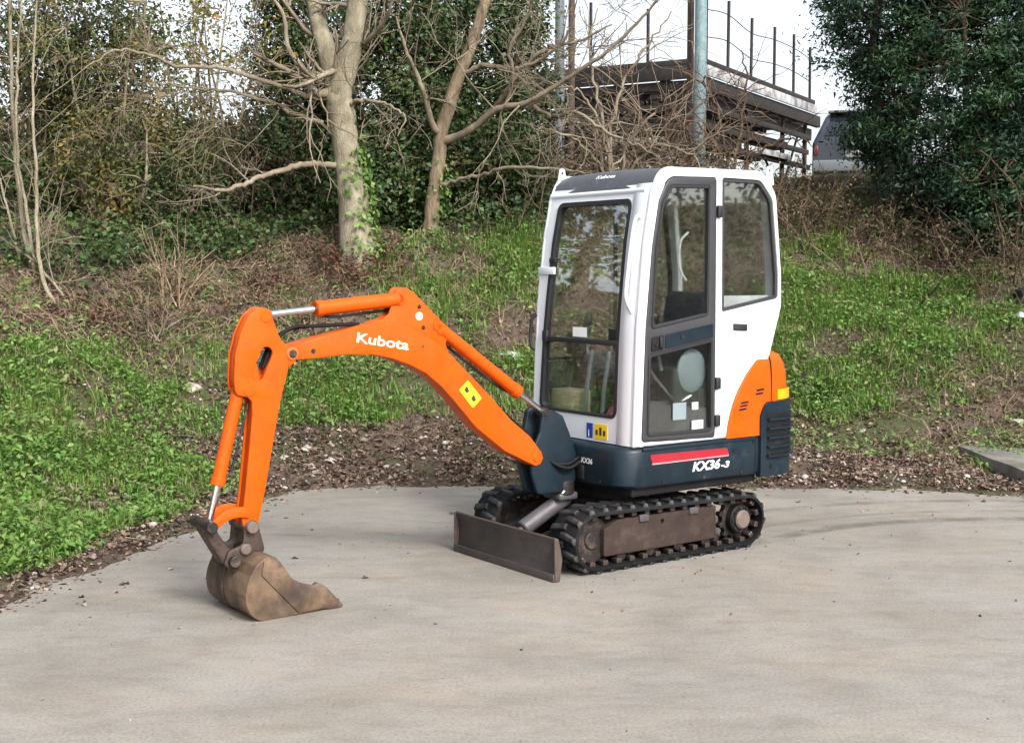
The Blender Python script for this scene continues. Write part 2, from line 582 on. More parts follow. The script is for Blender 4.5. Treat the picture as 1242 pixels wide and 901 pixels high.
def hit(px, py):
    """where the bank lies under a picture point"""
    r = cray(px, py)
    t = np.arange(5.5, 40, 0.02)
    P = np.array([0, 0, CAM_H])[None] + r[None] * t[:, None]
    below = P[:, 2] < np.maximum(height(P[:, 0], P[:, 1]), 0)
    i = int(np.argmax(below)) if below.any() else len(t) - 1
    return P[i]

# ------------------------------------------------------------------ ground and concrete yard
TYRE_ARCS = [(3.327, 6.156, 2.466, 0.09, 1.0), (3.327, 6.156, 2.75, 0.05, 0.6), (3.327, 6.156, 3.15, 0.07, 0.8)]

def concrete_mat():
    m, nt, out = new_mat('yard concrete')
    p = nt.nodes.new('ShaderNodeBsdfPrincipled')
    v = coords(nt)
    vs = coords(nt, (0.6, 1.8, 1), (0, 0, R(10)))
    base = ramp(nt, [(0.3, (0.196, 0.181, 0.158)), (0.5, (0.238, 0.222, 0.197)), (0.72, (0.272, 0.255, 0.230))], noise(nt, 0.75, 7, 0.6, v, 0.6))
    tint = ramp(nt, [(0.36, (1.03, 1.0, 0.96)), (0.5, (1, 1, 1)), (0.64, (0.985, 1.0, 1.005))], noise(nt, 1.7, 6, 0.62, coords(nt, (0.8, 1.4, 1), (0, 0, R(20))), 0.7))
    base = mixc(nt, 1.0, base, tint, 'MULTIPLY')
    st = ramp(nt, [(0.35, (0.90, 0.895, 0.89)), (0.55, (1, 1, 1)), (0.75, (1.0, 0.985, 0.96))], noise(nt, 1.5, 9, 0.68, vs, 1.5))
    c = mixc(nt, 1.0, base, st, 'MULTIPLY')
    sp = ramp(nt, [(0.27, (0.62, 0.58, 0.53)), (0.38, (1, 1, 1))], noise(nt, 11, 9, 0.75, v, 0.3))
    c = mixc(nt, 0.45, c, sp, 'MULTIPLY')
    gr = ramp(nt, [(0.32, (0.62, 0.61, 0.60)), (0.5, (1, 1, 1)), (0.68, (1.22, 1.22, 1.21))], noise(nt, 70, 6, 0.75, v))
    c = mixc(nt, 0.85, c, gr, 'MULTIPLY')
    md = ramp(nt, [(0.32, (0.80, 0.78, 0.76)), (0.5, (1, 1, 1)), (0.68, (1.12, 1.12, 1.11))], noise(nt, 5.5, 9, 0.78, coords(nt, (0.75, 1.3, 1), (0, 0, R(14))), 0.5))
    c = mixc(nt, 0.75, c, md, 'MULTIPLY')
    pit = ramp(nt, [(0.22, (0.35, 0.33, 0.31)), (0.30, (1, 1, 1))], noise(nt, 28, 5, 0.7, v))
    c = mixc(nt, 0.7, c, pit, 'MULTIPLY')
    # damp brown stains and scuffs with shapes of their own
    sn = ramp(nt, [(0.53, (0, 0, 0)), (0.70, (1, 1, 1))], noise(nt, 2.0, 11, 0.78, coords(nt, (0.7, 1.9, 1), (0, 0, R(-8))), 0.8))
    c = mixc(nt, sn, c, mixc(nt, 0.5, c, (0.125, 0.108, 0.086)))
    # two curved tyre scuffs: rings about the turning points of the tyres, broken up by noise
    hue = ramp(nt, [(0.35, (1.01, 0.99, 0.965)), (0.5, (1, 1, 1)), (0.65, (0.965, 1.0, 1.01))], noise(nt, 1.1, 4, 0.5, v))
    c = mixc(nt, 0.8, c, hue, 'MULTIPLY')
    geo = nt.nodes.new('ShaderNodeNewGeometry')
    for cx, cy, rad, wid, amt in TYRE_ARCS:
        vs_ = nt.nodes.new('ShaderNodeVectorMath'); vs_.operation = 'DISTANCE'
        vs_.inputs[1].default_value = (cx, cy, 0)
        nt.links.new(geo.outputs['Position'], vs_.inputs[0])
        sb = nt.nodes.new('ShaderNodeMath'); sb.operation = 'SUBTRACT'; sb.inputs[1].default_value = rad
        nt.links.new(vs_.outputs['Value'], sb.inputs[0])
        ad = nt.nodes.new('ShaderNodeMath'); ad.operation = 'ABSOLUTE'
        nt.links.new(sb.outputs[0], ad.inputs[0])
        dv = nt.nodes.new('ShaderNodeMath'); dv.operation = 'DIVIDE'; dv.inputs[1].default_value = wid
        nt.links.new(ad.outputs[0], dv.inputs[0])
        rg = ramp(nt, [(0.35, (1, 1, 1)), (1.0, (0, 0, 0))], dv.outputs[0])
        brk = ramp(nt, [(0.38, (0, 0, 0)), (0.58, (amt, amt, amt))], noise(nt, 3.2, 8, 0.75, v, 0.5))
        sx = nt.nodes.new('ShaderNodeSeparateXYZ'); nt.links.new(geo.outputs['Position'], sx.inputs[0])
        mr = nt.nodes.new('ShaderNodeMapRange'); mr.inputs[1].default_value = 7.6; mr.inputs[2].default_value = 8.1
        nt.links.new(sx.outputs['Y'], mr.inputs[0])
        fm = mixc(nt, 1.0, mixc(nt, 1.0, rg, brk, 'MULTIPLY'), mr.outputs[0], 'MULTIPLY')
        c = mixc(nt, fm, c, (0.12, 0.105, 0.088))
    nt.links.new(c, p.inputs['Base Color'])
    p.inputs['Roughness'].default_value = 0.82
    p.inputs['Specular IOR Level'].default_value = 0.3
    b = nt.nodes.new('ShaderNodeBump')
    b.inputs['Strength'].default_value = 0.35
    b.inputs['Distance'].default_value = 0.008
    nt.links.new(noise(nt, 45, 8, 0.7, v), b.inputs['Height'])
    nt.links.new(b.outputs[0], p.inputs['Normal'])
    nt.links.new(p.outputs[0], out.inputs[0])
    return m

def soil_mat():
    m, nt, out = new_mat('bank soil')
    p = nt.nodes.new('ShaderNodeBsdfPrincipled')
    v = coords(nt)
    c = ramp(nt, [(0.28, (0.035, 0.025, 0.02)), (0.45, (0.085, 0.06, 0.047)), (0.6, (0.145, 0.108, 0.083)), (0.78, (0.23, 0.185, 0.145))], noise(nt, 9, 9, 0.72, v, 0.5))
    g = ramp(nt, [(0.46, (0, 0, 0)), (0.62, (0.8, 0.8, 0.8))], noise(nt, 1.1, 7, 0.65, v, 0.6))
    c = mixc(nt, g, c, (0.06, 0.085, 0.03))
    nt.links.new(c, p.inputs['Base Color'])
    p.inputs['Roughness'].default_value = 0.95
    p.inputs['Specular IOR Level'].default_value = 0.15
    b = nt.nodes.new('ShaderNodeBump')
    b.inputs['Strength'].default_value = 0.9
    b.inputs['Distance'].default_value = 0.04
    nt.links.new(noise(nt, 26, 9, 0.75, v), b.inputs['Height'])
    nt.links.new(b.outputs[0], p.inputs['Normal'])
    nt.links.new(p.outputs[0], out.inputs[0])
    return m

M['concrete'] = concrete_mat()
M['soil'] = soil_mat()

def build_ground():
    xs = np.concatenate([[-400, -200, -100, -60, -40, -30, -24, -19, -15, -12, -10], np.arange(-8.6, 10.0, 0.11), [10.5, 12, 15, 19, 24, 30, 40, 60, 100, 200, 400]])
    ys = np.concatenate([[-200, -60, -20, -8, -2, 2], np.arange(4.2, 19.0, 0.11), [19.5, 20.5, 22, 24, 27, 31, 36, 44, 60, 100, 200, 500]])
    X, Y = np.meshgrid(xs, ys)
    Z = height(X, Y)
    V = np.stack([X, Y, Z], -1).reshape(-1, 3)
    ny, nx = X.shape
    i = np.arange(ny * nx).reshape(ny, nx)
    Fc = np.stack([i[:-1, :-1], i[:-1, 1:], i[1:, 1:], i[1:, :-1]], -1).reshape(-1, 4)
    o = link_mesh('ground', np_mesh('ground', V, Fc, True), M['soil'])
    tag(o, 'sloping earth bank with soil and leaf litter behind the yard', 'ground', kind='structure')

def build_yard():
    bm = bmesh.new()
    e = [Vector(p) for p in EDGE]
    pts = []
    for i, p in enumerate(e):
        t = (e[min(i + 1, len(e) - 1)] - e[max(i - 1, 0)]).normalized()
        n = Vector((-t.y, t.x))
        pts.append(p + n * 0.55)
    f = bm.faces.new([bm.verts.new((p.x, p.y, 0)) for p in pts])
    bmesh.ops.triangulate(bm, faces=[f])
    o = bm_obj('concrete_yard', bm, M['concrete'], None, 0)
    tag(o, 'pale worn concrete yard with tyre scuffs and stains', 'yard', kind='structure')

build_ground()
build_yard()

# ------------------------------------------------------------------ mini excavator (own frame: x forward, y to its left, z up)
EX = empty('mini_excavator', (0.8112, 7.8518, 0.0), math.atan2(-0.58653, -0.80993))
tag(EX, 'orange, white and navy mini excavator parked on the concrete yard', 'excavator')

def track_path(s, rf, rr, xf, zf, xr, zr):
    """points and outward normals around a track, s in 0..1; arcs at both ends"""
    n = 240
    pts = []
    # bottom run front->rear lies on z = const, top run slightly falling to the rear
    pf, pr = Vector((xf, zf)), Vector((xr, zr))
    for k in range(61):
        a = -math.pi / 2 + math.pi * k / 60
        pts.append(pf + rf * Vector((math.cos(a), math.sin(a))))
    for k in range(61):
        a = math.pi / 2 + math.pi * k / 60
        pts.append(pr + rr * Vector((math.cos(a), math.sin(a))))
    pts.append(pts[0])
    L = [0]
    for a, b in zip(pts, pts[1:]):
        L.append(L[-1] + (b - a).length)
    return pts, L

def path_eval(pts, L, d):
    d = d % L[-1]
    i = max(0, min(len(pts) - 2, int(np.searchsorted(L, d, 'right')) - 1))
    seg = pts[i + 1] - pts[i]
    t = (d - L[i]) / max(1e-9, L[i + 1] - L[i])
    p = pts[i] + seg * t
    tg = seg.normalized()
    return p, tg, Vector((tg.y, -tg.x))

def build_track(y0, y1, outer):
    ym = (y0 + y1) / 2
    rf, rr, xf, xr = 0.168, 0.158, 0.765, -0.395
    lug_h = 0.016
    zf, zr = rf + lug_h - 0.001, rr + lug_h - 0.001
    pts, L = track_path(0, rf, rr, xf, zf, xr, zr)
    N = 150
    loops = []
    th = 0.022
    bm = bmesh.new()
    rows = []
    for k in range(N):
        p, tg, nn = path_eval(pts, L, L[-1] * k / N)
        q = p - nn * th
        c = 0.008
        prof = [(p - nn * c, y0), (p, y0 + c), (p, y1 - c), (p - nn * c, y1), (q, y1), (q, y0)]
        rows.append([bm.verts.new((a.x, y, a.y)) for a, y in prof])
    for k in range(N):
        a, b = rows[k], rows[(k + 1) % N]
        for i in range(6):
            bm.faces.new((a[i], a[(i + 1) % 6], b[(i + 1) % 6], b[i]))
    belt = bm_obj('track_belt', bm, M['rubber'], EX, 50)
    # lugs: two staggered rows of slanted blocks
    me_l = []
    for side in (0, 1):
        bm = bmesh.new()
        w = (y1 - y0)
        ya, yb = (-w / 2 + 0.004, 0.012) if side == 0 else (-0.012, w / 2 - 0.004)
        hl = 0.021
        sl = 0.012 if side == 0 else -0.012
        b0 = [(-hl - sl, ya), (hl - sl, ya), (hl + sl, yb), (-hl + sl, yb)]
        t0 = [(x * 0.72, y * 0.97 + (0.002 if side == 0 else -0.002)) for x, y in b0]
        lo = [bm.verts.new((x, y, -0.004)) for x, y in b0]
        hi = [bm.verts.new((x, y, lug_h)) for x, y in t0]
        bm.faces.new(hi); bm.faces.new(lo[::-1])
        for i in range(4):
            bm.faces.new((lo[i], lo[(i + 1) % 4], hi[(i + 1) % 4], hi[i]))
        bmesh.ops.recalc_face_normals(bm, faces=bm.faces)
        bmesh.ops.bevel(bm, geom=[e for e in bm.edges if all(v.co.z > 0 for v in e.verts)], offset=0.004, segments=1, affect='EDGES')
        me = bpy.data.meshes.new('tread_lug')
        bm.to_mesh(me); bm.free()
        me.materials.append(M['lug'])
        me_l.append(me)
    n = 34
    for k in range(n):
        for side in (0, 1):
            d = L[-1] * (k + 0.5 * side) / n
            p, tg, nn = path_eval(pts, L, d)
            o = bpy.data.objects.new('tread_lug', me_l[side])
            COL.objects.link(o)
            o.parent = belt
            x = Vector((tg.x, 0, tg.y)); z = Vector((nn.x, 0, nn.y)); y = z.cross(x)
            o.matrix_basis = Matrix(((x.x, y.x, z.x, p.x), (x.y, y.y, z.y, ym), (x.z, y.z, z.z, p.y), (0, 0, 0, 1)))
    # steel drive lugs inside the belt
    bm = bmesh.new()
    add_box(bm, -0.018, 0.018, -0.03, 0.03, -0.03, 0.0, 0.005, 1)
    me = bpy.data.meshes.new('drive_lug'); bm.to_mesh(me); bm.free()
    me.materials.append(M['dark_steel'])
    for k in range(n):
        for yy in ((outer * 0.06, outer * -0.06) if outer else (0,)):
            p, tg, nn = path_eval(pts, L, L[-1] * (k + 0.25) / n)
            p = p - nn * th
            o = bpy.data.objects.new('drive_lug', me)
            COL.objects.link(o); o.parent = belt
            x = Vector((tg.x, 0, tg.y)); z = Vector((nn.x, 0, nn.y)); y = z.cross(x)
            o.matrix_basis = Matrix(((x.x, y.x, z.x, p.x), (x.y, y.y, z.y, ym + yy), (x.z, y.z, z.z, p.y), (0, 0, 0, 1)))
    s = 1 if ym > 0 else -1
    yo = y1 if s > 0 else y0
    ya, yb = sorted((yo - s * 0.035, yo - s * 0.19))
    prof = rpoly([(0.70, 0.085), (-0.17, 0.085), (-0.17, 0.285), (0.60, 0.285), (0.70, 0.24)], 0.012, 3)
    hole = [(0.26 + 0.012 * math.cos(a), 0.235 + 0.016 * math.sin(a)) for a in np.linspace(0, 2 * math.pi, 12, endpoint=False)]
    fr = plate('track_frame', M['track_steel'], EX, prof, [hole], ya, yb, 0.006)
    for x in (0.41, 0.02):                      # welded brackets along the frame's upper edge
        box('frame_bracket', M['grey_metal'], fr, x - 0.035, x + 0.035, min(yo - s * 0.05, yo - s * 0.022), max(yo - s * 0.05, yo - s * 0.022), 0.255, 0.296, 0.006)
    for x in (0.56, 0.34, 0.12, -0.10):
        cyl('roller', M['dark_steel'], fr, (x, ym - 0.07, 0.075), (x, ym + 0.07, 0.075), 0.033, n=18, bev=0.006)
    # front idler and rear sprocket
    bm = bmesh.new()
    add_cyl(bm, (xf, ym - 0.045, zf), (xf, ym + 0.045, zf), 0.138, n=36, bev=0.01)
    add_cyl(bm, (xf, ym - 0.06 , zf), (xf, ym + 0.06, zf), 0.05, n=20, bev=0.006)
    idl = bm_obj('idler', bm, M['dark_steel'], EX)
    bm = bmesh.new()
    pr = []
    T = 11
    for k in range(T):
        a0 = 2 * math.pi * k / T
        for f, r in ((0.0, 0.112), (0.22, 0.114), (0.36, 0.137), (0.64, 0.137), (0.78, 0.114)):
            a = a0 + f * 2 * math.pi / T
            pr.append((xr + r * math.cos(a), zr + r * math.sin(a)))
    add_plate(bm, pr, [], ym - 0.02, ym + 0.02, 0.003, 1)
    spk = bm_obj('sprocket', bm, M['dark_steel'], EX)
    yh = sorted((ym + s * 0.018, yo - s * 0.03))
    cyl('drive_motor', M['black'], spk, (xr, ym + s * 0.015, zr), (xr, yo - s * 0.045, zr), 0.088, n=28, bev=0.008)
    cyl('hub_cap', M['hub'], spk, (xr, yo - s * 0.05, zr), (xr, yo - s * 0.022, zr), 0.058, n=24, bev=0.01)
    for k in range(9):
        a = 2 * math.pi * k / 9
        c = (xr + 0.074 * math.cos(a), zr + 0.074 * math.sin(a))
        cyl('hub_bolt', M['dark_steel'], spk, (c[0], yo - s * 0.047, c[1]), (c[0], yo - s * 0.036, c[1]), 0.007, n=6)

build_track(0.265, 0.495, 1)
build_track(-0.495, -0.265, -1)

# undercarriage centre and slew ring
bm = bmesh.new()
add_box(bm, -0.12, 0.52, -0.27, 0.27, 0.20, 0.34, 0.02)
add_box(bm, 0.40, 0.62, -0.16, 0.16, 0.17, 0.31, 0.02)
add_box(bm, 0.02, 0.12, -0.31, 0.31, 0.14, 0.26, 0.01)
add_box(bm, 0.36, 0.46, -0.31, 0.31, 0.14, 0.26, 0.01)
bm_obj('undercarriage_frame', bm, M['black'], EX)
bm = bmesh.new()
add_cyl(bm, (0.19, 0, 0.33), (0.19, 0, 0.405), 0.27, n=48, bev=0.008)
add_cyl(bm, (0.19, 0, 0.40), (0.19, 0, 0.462), 0.235, n=48, bev=0.004)
sr = bm_obj('slew_ring', bm, M['black'], EX)
for k in range(28):
    a = 2 * math.pi * k / 28
    cyl('ring_bolt', M['dark_steel'], sr, (0.19 + 0.255 * math.cos(a), 0.255 * math.sin(a), 0.40), (0.19 + 0.255 * math.cos(a), 0.255 * math.sin(a), 0.418), 0.01, n=6)

# dozer blade
def blade():
    prof_o = [(1.072, 0.0), (1.052, 0.04), (1.043, 0.09), (1.043, 0.14), (1.052, 0.19), (1.070, 0.232)]
    prof = prof_o + [(x - 0.016, z) for x, z in prof_o[::-1]]
    b = plate('dozer_blade', M['blade_steel'], EX, prof, [], -0.495, 0.495, 0.002, 1, XZ, smooth=50)
    for y in (-0.4965, 0.4835):
        plate('end_plate', M['edge_steel'], b, rpoly([(1.074, 0.0), (1.076, 0.236), (1.05, 0.238), (1.022, 0.12), (1.04, 0.0)], 0.008, 3), [], y, y + 0.013, 0.003, 1)
    box('cutting_edge', M['blade_steel'], b, 1.071, 1.083, -0.49, 0.49, 0.0, 0.045, 0.003)
    tube('top_rail', M['edge_steel'], b, [(1.061, -0.485, 0.233), (1.061, 0.485, 0.233)], 0.0085, 8, 0)
    for s in (-1, 1):
        bm = bmesh.new()
        y = s * 0.19
        add_plate(bm, rpoly([(1.04, 0.05), (1.04, 0.16), (0.62, 0.27), (0.54, 0.27), (0.54, 0.19), (0.62, 0.18)], 0.015, 3), [], y - 0.03, y + 0.03, 0.004, 2)
        bm_obj('blade_arm', bm, M['black'], b)
    c = cyl('blade_cylinder', M['grey_metal'], EX, (0.60, 0.0, 0.355), (0.93, 0.0, 0.195), 0.048, n=22, bev=0.008)
    cyl('rod', M['dark_steel'], c, (0.92, 0, 0.2), (0.985, 0, 0.168), 0.022, n=14)
    cyl('rod_eye', M['dark_steel'], c, (0.99, -0.035, 0.165), (0.99, 0.035, 0.165), 0.032, n=16, bev=0.004)
    box('cylinder_guard', M['grey_metal'], c, 0.58, 0.72, -0.085, 0.085, 0.345, 0.392, 0.016, 3)
    cyl('grease_nipple', M['decal_white'], c, (0.70, 0.08, 0.392), (0.69, 0.09, 0.408), 0.007, n=8)
    for y in (-0.06, 0.045):
        plate('cylinder_lug', M['black'], b, rpoly([(1.04, 0.08), (1.04, 0.22), (0.96, 0.19), (0.96, 0.12)], 0.01, 3), [], y, y + 0.015, 0.002, 1)
blade()

# upper body
def plan(x_front, x_rear, yl, yr, rf, rr, n=7):
    return rpoly([(x_front, yr), (x_front, yl), (x_rear, yl), (x_rear, yr)], [rf, rf, rr, rr], n)
bm = bmesh.new()
lv = [(0.445, -0.03), (0.452, -0.012), (0.47, 0.0), (0.655, 0.0), (0.672, -0.006), (0.684, -0.02)]
add_loft(bm, [[(x, y, z) for x, y in plan(0.60 + o, -0.905 - o, 0.505 + o, -0.465 - o, 0.15, 0.30)] for z, o in lv])
body = bm_obj('lower_body', bm, M['navy'], EX, 40)
box('platform_deck', M['black'], EX, -0.5, 0.50, -0.42, 0.46, 0.40, 0.447, 0.005)
for x in (0.30, -0.02, -0.33):
    cyl('bolt', M['dark_steel'], body, (x, 0.503, 0.475), (x, 0.5085, 0.475), 0.009, n=10)
for y in (-0.02, 0.30):
    cyl('bolt', M['dark_steel'], body, (0.598, y, 0.48), (0.6045, y, 0.48), 0.009, n=10)
# lip under the door
box('sill_lip', M['navy'], body, -0.455, 0.46, 0.497, 0.5115, 0.662, 0.682, 0.005)
st = plate('red_stripe', M['red'], body, rpoly([(0.405, 0.640), (-0.205, 0.632), (-0.225, 0.586), (0.385, 0.588)], 0.006, 2), [], 0.505, 0.5075, 0, 1)
box('stripe_pale_edge', surf('pale red decal', (0.62, 0.22, 0.24), 0.4), body, -0.22, 0.388, 0.5055, 0.5082, 0.582, 0.590, 0)  # paler red strip along the lower edge of the stripe
text_obj('model_lettering', 'KX36', M['decal_white'], body, (0.075, 0.508, 0.517), (-1, 0, 0), (0, 0, 1), 0.052, 0.0, 0.22, 0.03, 0.225)
text_obj('model_lettering', '-3', M['decal_white'], body, (-0.158, 0.508, 0.517), (-1, 0, 0), (0, 0, 1), 0.036, 0.0, 0.22, 0.03, 0.07)
for x, z in ((-0.265, 0.612), (-0.435, 0.655)):
    cyl('bolt', M['black'], body, (x, 0.5, z), (x, 0.5085, z), 0.014, n=14)
text_obj('serial_lettering', 'KX36', M['decal_white'], body, (0.603, 0.135, 0.572), (0, 1, 0), (0, 0, 1), 0.03, 0.0, 0.1, 0.03, 0.10)
box('step_seam', M['black'], body, -0.4505, -0.4455, 0.499, 0.5068, 0.46, 0.66, 0)

# side grille at the rear left corner: navy shell with five louvres
def tail(yoff, z0, z1, x_start, steps=12):
    pts = []
    r = 0.30
    cx, cy = -0.905 + r, 0.505 - r
    for k in range(8):
        pts.append((x_start + (cx - x_start) * k / 8, 0.505 + yoff))
    for k in range(steps + 1):
        a = math.pi / 2 + (math.pi * 0.5) * k / steps
        pts.append((cx + (r + yoff) * math.cos(a), cy + (r + yoff) * math.sin(a)))
    return pts
def strip_solid(bm, pts_out, pts_in, zlo, zhi):
    """curved panel between plan curves; zlo, zhi may be functions of the index fraction"""
    n = len(pts_out)
    rows = []
    for i in range(n):
        t = i / (n - 1)
        a, b = (zlo(t) if callable(zlo) else zlo), (zhi(t) if callable(zhi) else zhi)
        (xo, yo), (xi, yi) = pts_out[i], pts_in[i]
        rows.append([bm.verts.new(p) for p in ((xo, yo, a), (xo, yo, b), (xi, yi, b), (xi, yi, a))])
    for p, q in zip(rows, rows[1:]):
        for k in range(4):
            bm.faces.new((p[k], p[(k + 1) % 4], q[(k + 1) % 4], q[k]))
    bm.faces.new(rows[0]); bm.faces.new(rows[-1][::-1])
bm = bmesh.new()
top_z = lambda t: 0.888 - 0.085 * max(0, 1 - t / 0.13) ** 2
strip_solid(bm, tail(0.022, 0, 0, -0.475, 24), tail(-0.02, 0, 0, -0.475, 24), 0.432, top_z)
gr = bm_obj('side_grille', bm, M['navy'], EX, 40)
grow_ = lambda a: [tail(a, 0, 0, -0.475, 24)[i] for i in range(3, 22)]
for k in range(5):
    z = 0.565 + k * 0.056
    bm = bmesh.new()
    strip_solid(bm, grow_(0.0245), grow_(0.004), z, z + 0.026)
    bm_obj('louvre_slot', bm, M['black'], gr, 40)
    bm = bmesh.new()
    strip_solid(bm, grow_(0.044), grow_(0.0235), z - 0.013, z - 0.003)
    bm_obj('louvre', bm, M['navy'], gr, 40)
cyl('bolt', M['black'], gr, (-0.565, 0.52, 0.492), (-0.565, 0.531, 0.492), 0.014, n=12)

# orange engine cover
def cover_loop(xf, xr, z, ins):
    return [(x, y, z) for x, y in rpoly([(xf, -0.465 + ins), (xf, 0.512 - ins), (xr, 0.512 - ins), (xr, -0.465 + ins)], [0.012, 0.012, min(0.28, (xf - xr) * 0.46), min(0.28, (xf - xr) * 0.46)], 7)]
lv = [(0.686, -0.200, -0.905, 0), (0.78, -0.215, -0.902, 0), (0.89, -0.252, -0.892, 0), (0.98, -0.302, -0.868, 0.001), (1.065, -0.367, -0.828, 0.003), (1.13, -0.432, -0.772, 0.008), (1.17, -0.482, -0.715, 0.018), (1.192, -0.53, -0.64, 0.045)]
bm = bmesh.new()
add_loft(bm, [cover_loop(xf, xr, z, i) for z, xf, xr, i in lv])
cov = bm_obj('engine_cover', bm, M['orange'], EX, 50)
for x, z in ((-0.345, 0.893), (-0.338, 0.874), (-0.33, 0.853), (-0.478, 0.962), (-0.47, 0.940)):
    plate('vent_slot', M['black'], cov, rpoly([(x + 0.030, z - 0.008), (x - 0.034, z - 0.002), (x - 0.030, z + 0.009), (x + 0.034, z + 0.003)], 0.003, 2), [], 0.50, 0.5135, 0, 1)
# seam between side cover and rear bonnet
tube('cover_seam', M['black'], cov, [(-0.575, 0.511, 0.885), (-0.575, 0.5115, 0.97), (-0.572, 0.511, 1.06), (-0.566, 0.507, 1.13), (-0.56, 0.498, 1.165)], 0.0045, 6)
bm = bmesh.new()
lo = [tail(0.014, 0, 0, -0.475, 24)[i] for i in range(9, 19)]
li = [tail(-0.03, 0, 0, -0.475, 24)[i] for i in range(9, 19)]
strip_solid(bm, lo, li, 0.896, 0.957)
bm_obj('tail_lamp', bm, M['lamp'], EX, 40)

# ------------------------------------------------------------------ cab
SIDE = rpoly([(0.515, 0.684), (0.491, 1.35), (0.447, 1.81), (0.392, 2.115), (0.325, 2.262), (-0.50, 2.272), (-0.612, 2.14), (-0.668, 1.66), (-0.673, 1.46), (-0.575, 1.16), (-0.45, 0.684)],
             [0.01, 0.5, 0.5, 0.13, 0.12, 0.13, 0.14, 0.3, 0.12, 0.1, 0.01], 6)
DOOR = rpoly([(0.466, 0.718), (0.441, 1.35), (0.398, 1.81), (0.350, 2.07), (0.280, 2.203), (-0.098, 2.213), (-0.108, 0.70)],
             [0.02, 0.5, 0.5, 0.08, 0.09, 0.02, 0.02], 5)
RWIN = rpoly([(-0.160, 1.437), (-0.150, 2.215), (-0.47, 2.213), (-0.575, 2.10), (-0.632, 1.65), (-0.634, 1.512)], [0.015, 0.015, 0.08, 0.09, 0.2, 0.02], 5)
cab_l = plate('cab_side_panel', M['white'], EX, SIDE, [offset_loop(DOOR, -0.004), offset_loop(RWIN, -0.002)], 0.452, 0.5, 0.022, 4, XZ, 0.004)
# right side: fully windowed
RW2 = rpoly([(0.43, 1.12), (0.40, 1.81), (0.35, 2.07), (0.28, 2.20), (-0.47, 2.21), (-0.575, 2.10), (-0.632, 1.65), (-0.634, 1.22), (-0.55, 1.12)], [0.03, 0.4, 0.08, 0.09, 0.08, 0.09, 0.2, 0.05, 0.05], 5)
cab_r = plate('cab_side_panel', M['white'], EX, SIDE, [RW2], -0.462, -0.425, 0.018, 3, XZ, 0.004)
rw = plate('side_window', M['seal'], EX, offset_loop(RW2, 0.001), [offset_loop(RW2, 0.022)], -0.455, -0.43, 0.002, 1)
plate('pane', M['glass'], rw, offset_loop(RW2, 0.015), [], -0.445, -0.439, 0, 1)
box('window_bar', M['seal'], rw, -0.150, -0.128, -0.452, -0.432, 1.14, 2.19, 0.003)
# rear left window
lw = plate('side_window', M['frame_grey'], EX, offset_loop(RWIN, 0.001), [offset_loop(RWIN, 0.020)], 0.470, 0.494, 0.003, 1)
plate('pane', M['glass'], lw, offset_loop(RWIN, 0.012), [], 0.478, 0.484, 0, 1)
box('window_ledge', M['pale'], lw, -0.60, -0.17, 0.43, 0.452, 1.44, 1.53, 0.004)

# front frame follows the lean of the cab front
ZC = [0.684, 1.35, 1.81, 2.115, 2.20, 2.262]
XC = [0.515, 0.491, 0.447, 0.392, 0.352, 0.30]
fx = lambda z: float(np.interp(z, ZC, XC))
FRONT = lambda u, v, w: (fx(v) + w, u, v)
def dense(loop, k=10):
    out = []
    for i in range(len(loop)):
        a, b = Vector(loop[i]), Vector(loop[(i + 1) % len(loop)])
        for j in range(k):
            out.append(tuple(a + (b - a) * j / k))
    return out
def rr4(y0, y1, z0, z1, r, y0t=None, y1t=None, n=5):
    return rpoly([(y0, z0), (y1, z0), (y1t if y1t is not None else y1, z1), (y0t if y0t is not None else y0, z1)], r, n)
outer = dense(rr4(-0.455, 0.462, 0.690, 2.165, 0.03), 6)
inner = dense(rr4(-0.392, 0.335, 0.832, 2.088, 0.05, -0.345, 0.335), 6)
bm = bmesh.new()
add_frame(bm, outer, inner, -0.05, -0.001, FRONT)
ff = bm_obj('front_frame', bm, M['white'], EX, 40)
# soft rounded near corner post
bm = bmesh.new()
zz = np.linspace(0.690, 2.17, 24)
loops = []
for z in zz:
    x = fx(z)
    loops.append([(x - 0.07, 0.455, z), (x - 0.012, 0.335, z), (x + 0.003, 0.345, z), (x + 0.006, 0.40, z), (x + 0.0, 0.45, z), (x - 0.014, 0.482, z), (x - 0.045, 0.4985, z), (x - 0.065, 0.4985, z)])
add_loft(bm, loops)
bm_obj('corner_post', bm, M['white'], EX, 60)
fw = None
bm = bmesh.new()
in2 = dense(rr4(-0.366, 0.312, 0.848, 2.062, 0.04, -0.318, 0.312), 6)
add_frame(bm, offset_loop(inner, 0.001), in2, -0.035, 0.004, FRONT)
fw = bm_obj('front_window', bm, M['seal'], EX, 40)
def curved_pane(name, z0, z1, w, par, ins=0.0):
    bm = bmesh.new()
    n = 14
    rows = []
    for z in np.linspace(z0, z1, n):
        yl = np.interp(z, [0.832, 2.088], [-0.385, -0.338]) + ins
        rows.append([bm.verts.new(p) for p in ((fx(z) + w, yl, z), (fx(z) + w, 0.328, z), (fx(z) + w - 0.005, 0.328, z), (fx(z) + w - 0.005, yl, z))])
    for a, b in zip(rows, rows[1:]):
        for k in range(4):
            bm.faces.new((a[k], a[(k + 1) % 4], b[(k + 1) % 4], b[k]))
    bm.faces.new(rows[0]); bm.faces.new(rows[-1])
    return bm_obj(name, bm, M['glass'], par, 40)
curved_pane('upper_pane', 1.268, 2.075, -0.012, fw)
curved_pane('lower_pane', 0.84, 1.262, -0.018, fw)
box('window_bar', M['seal'], fw, fx(1.265) - 0.03, fx(1.265) + 0.006, -0.38, 0.325, 1.250, 1.280, 0.004)
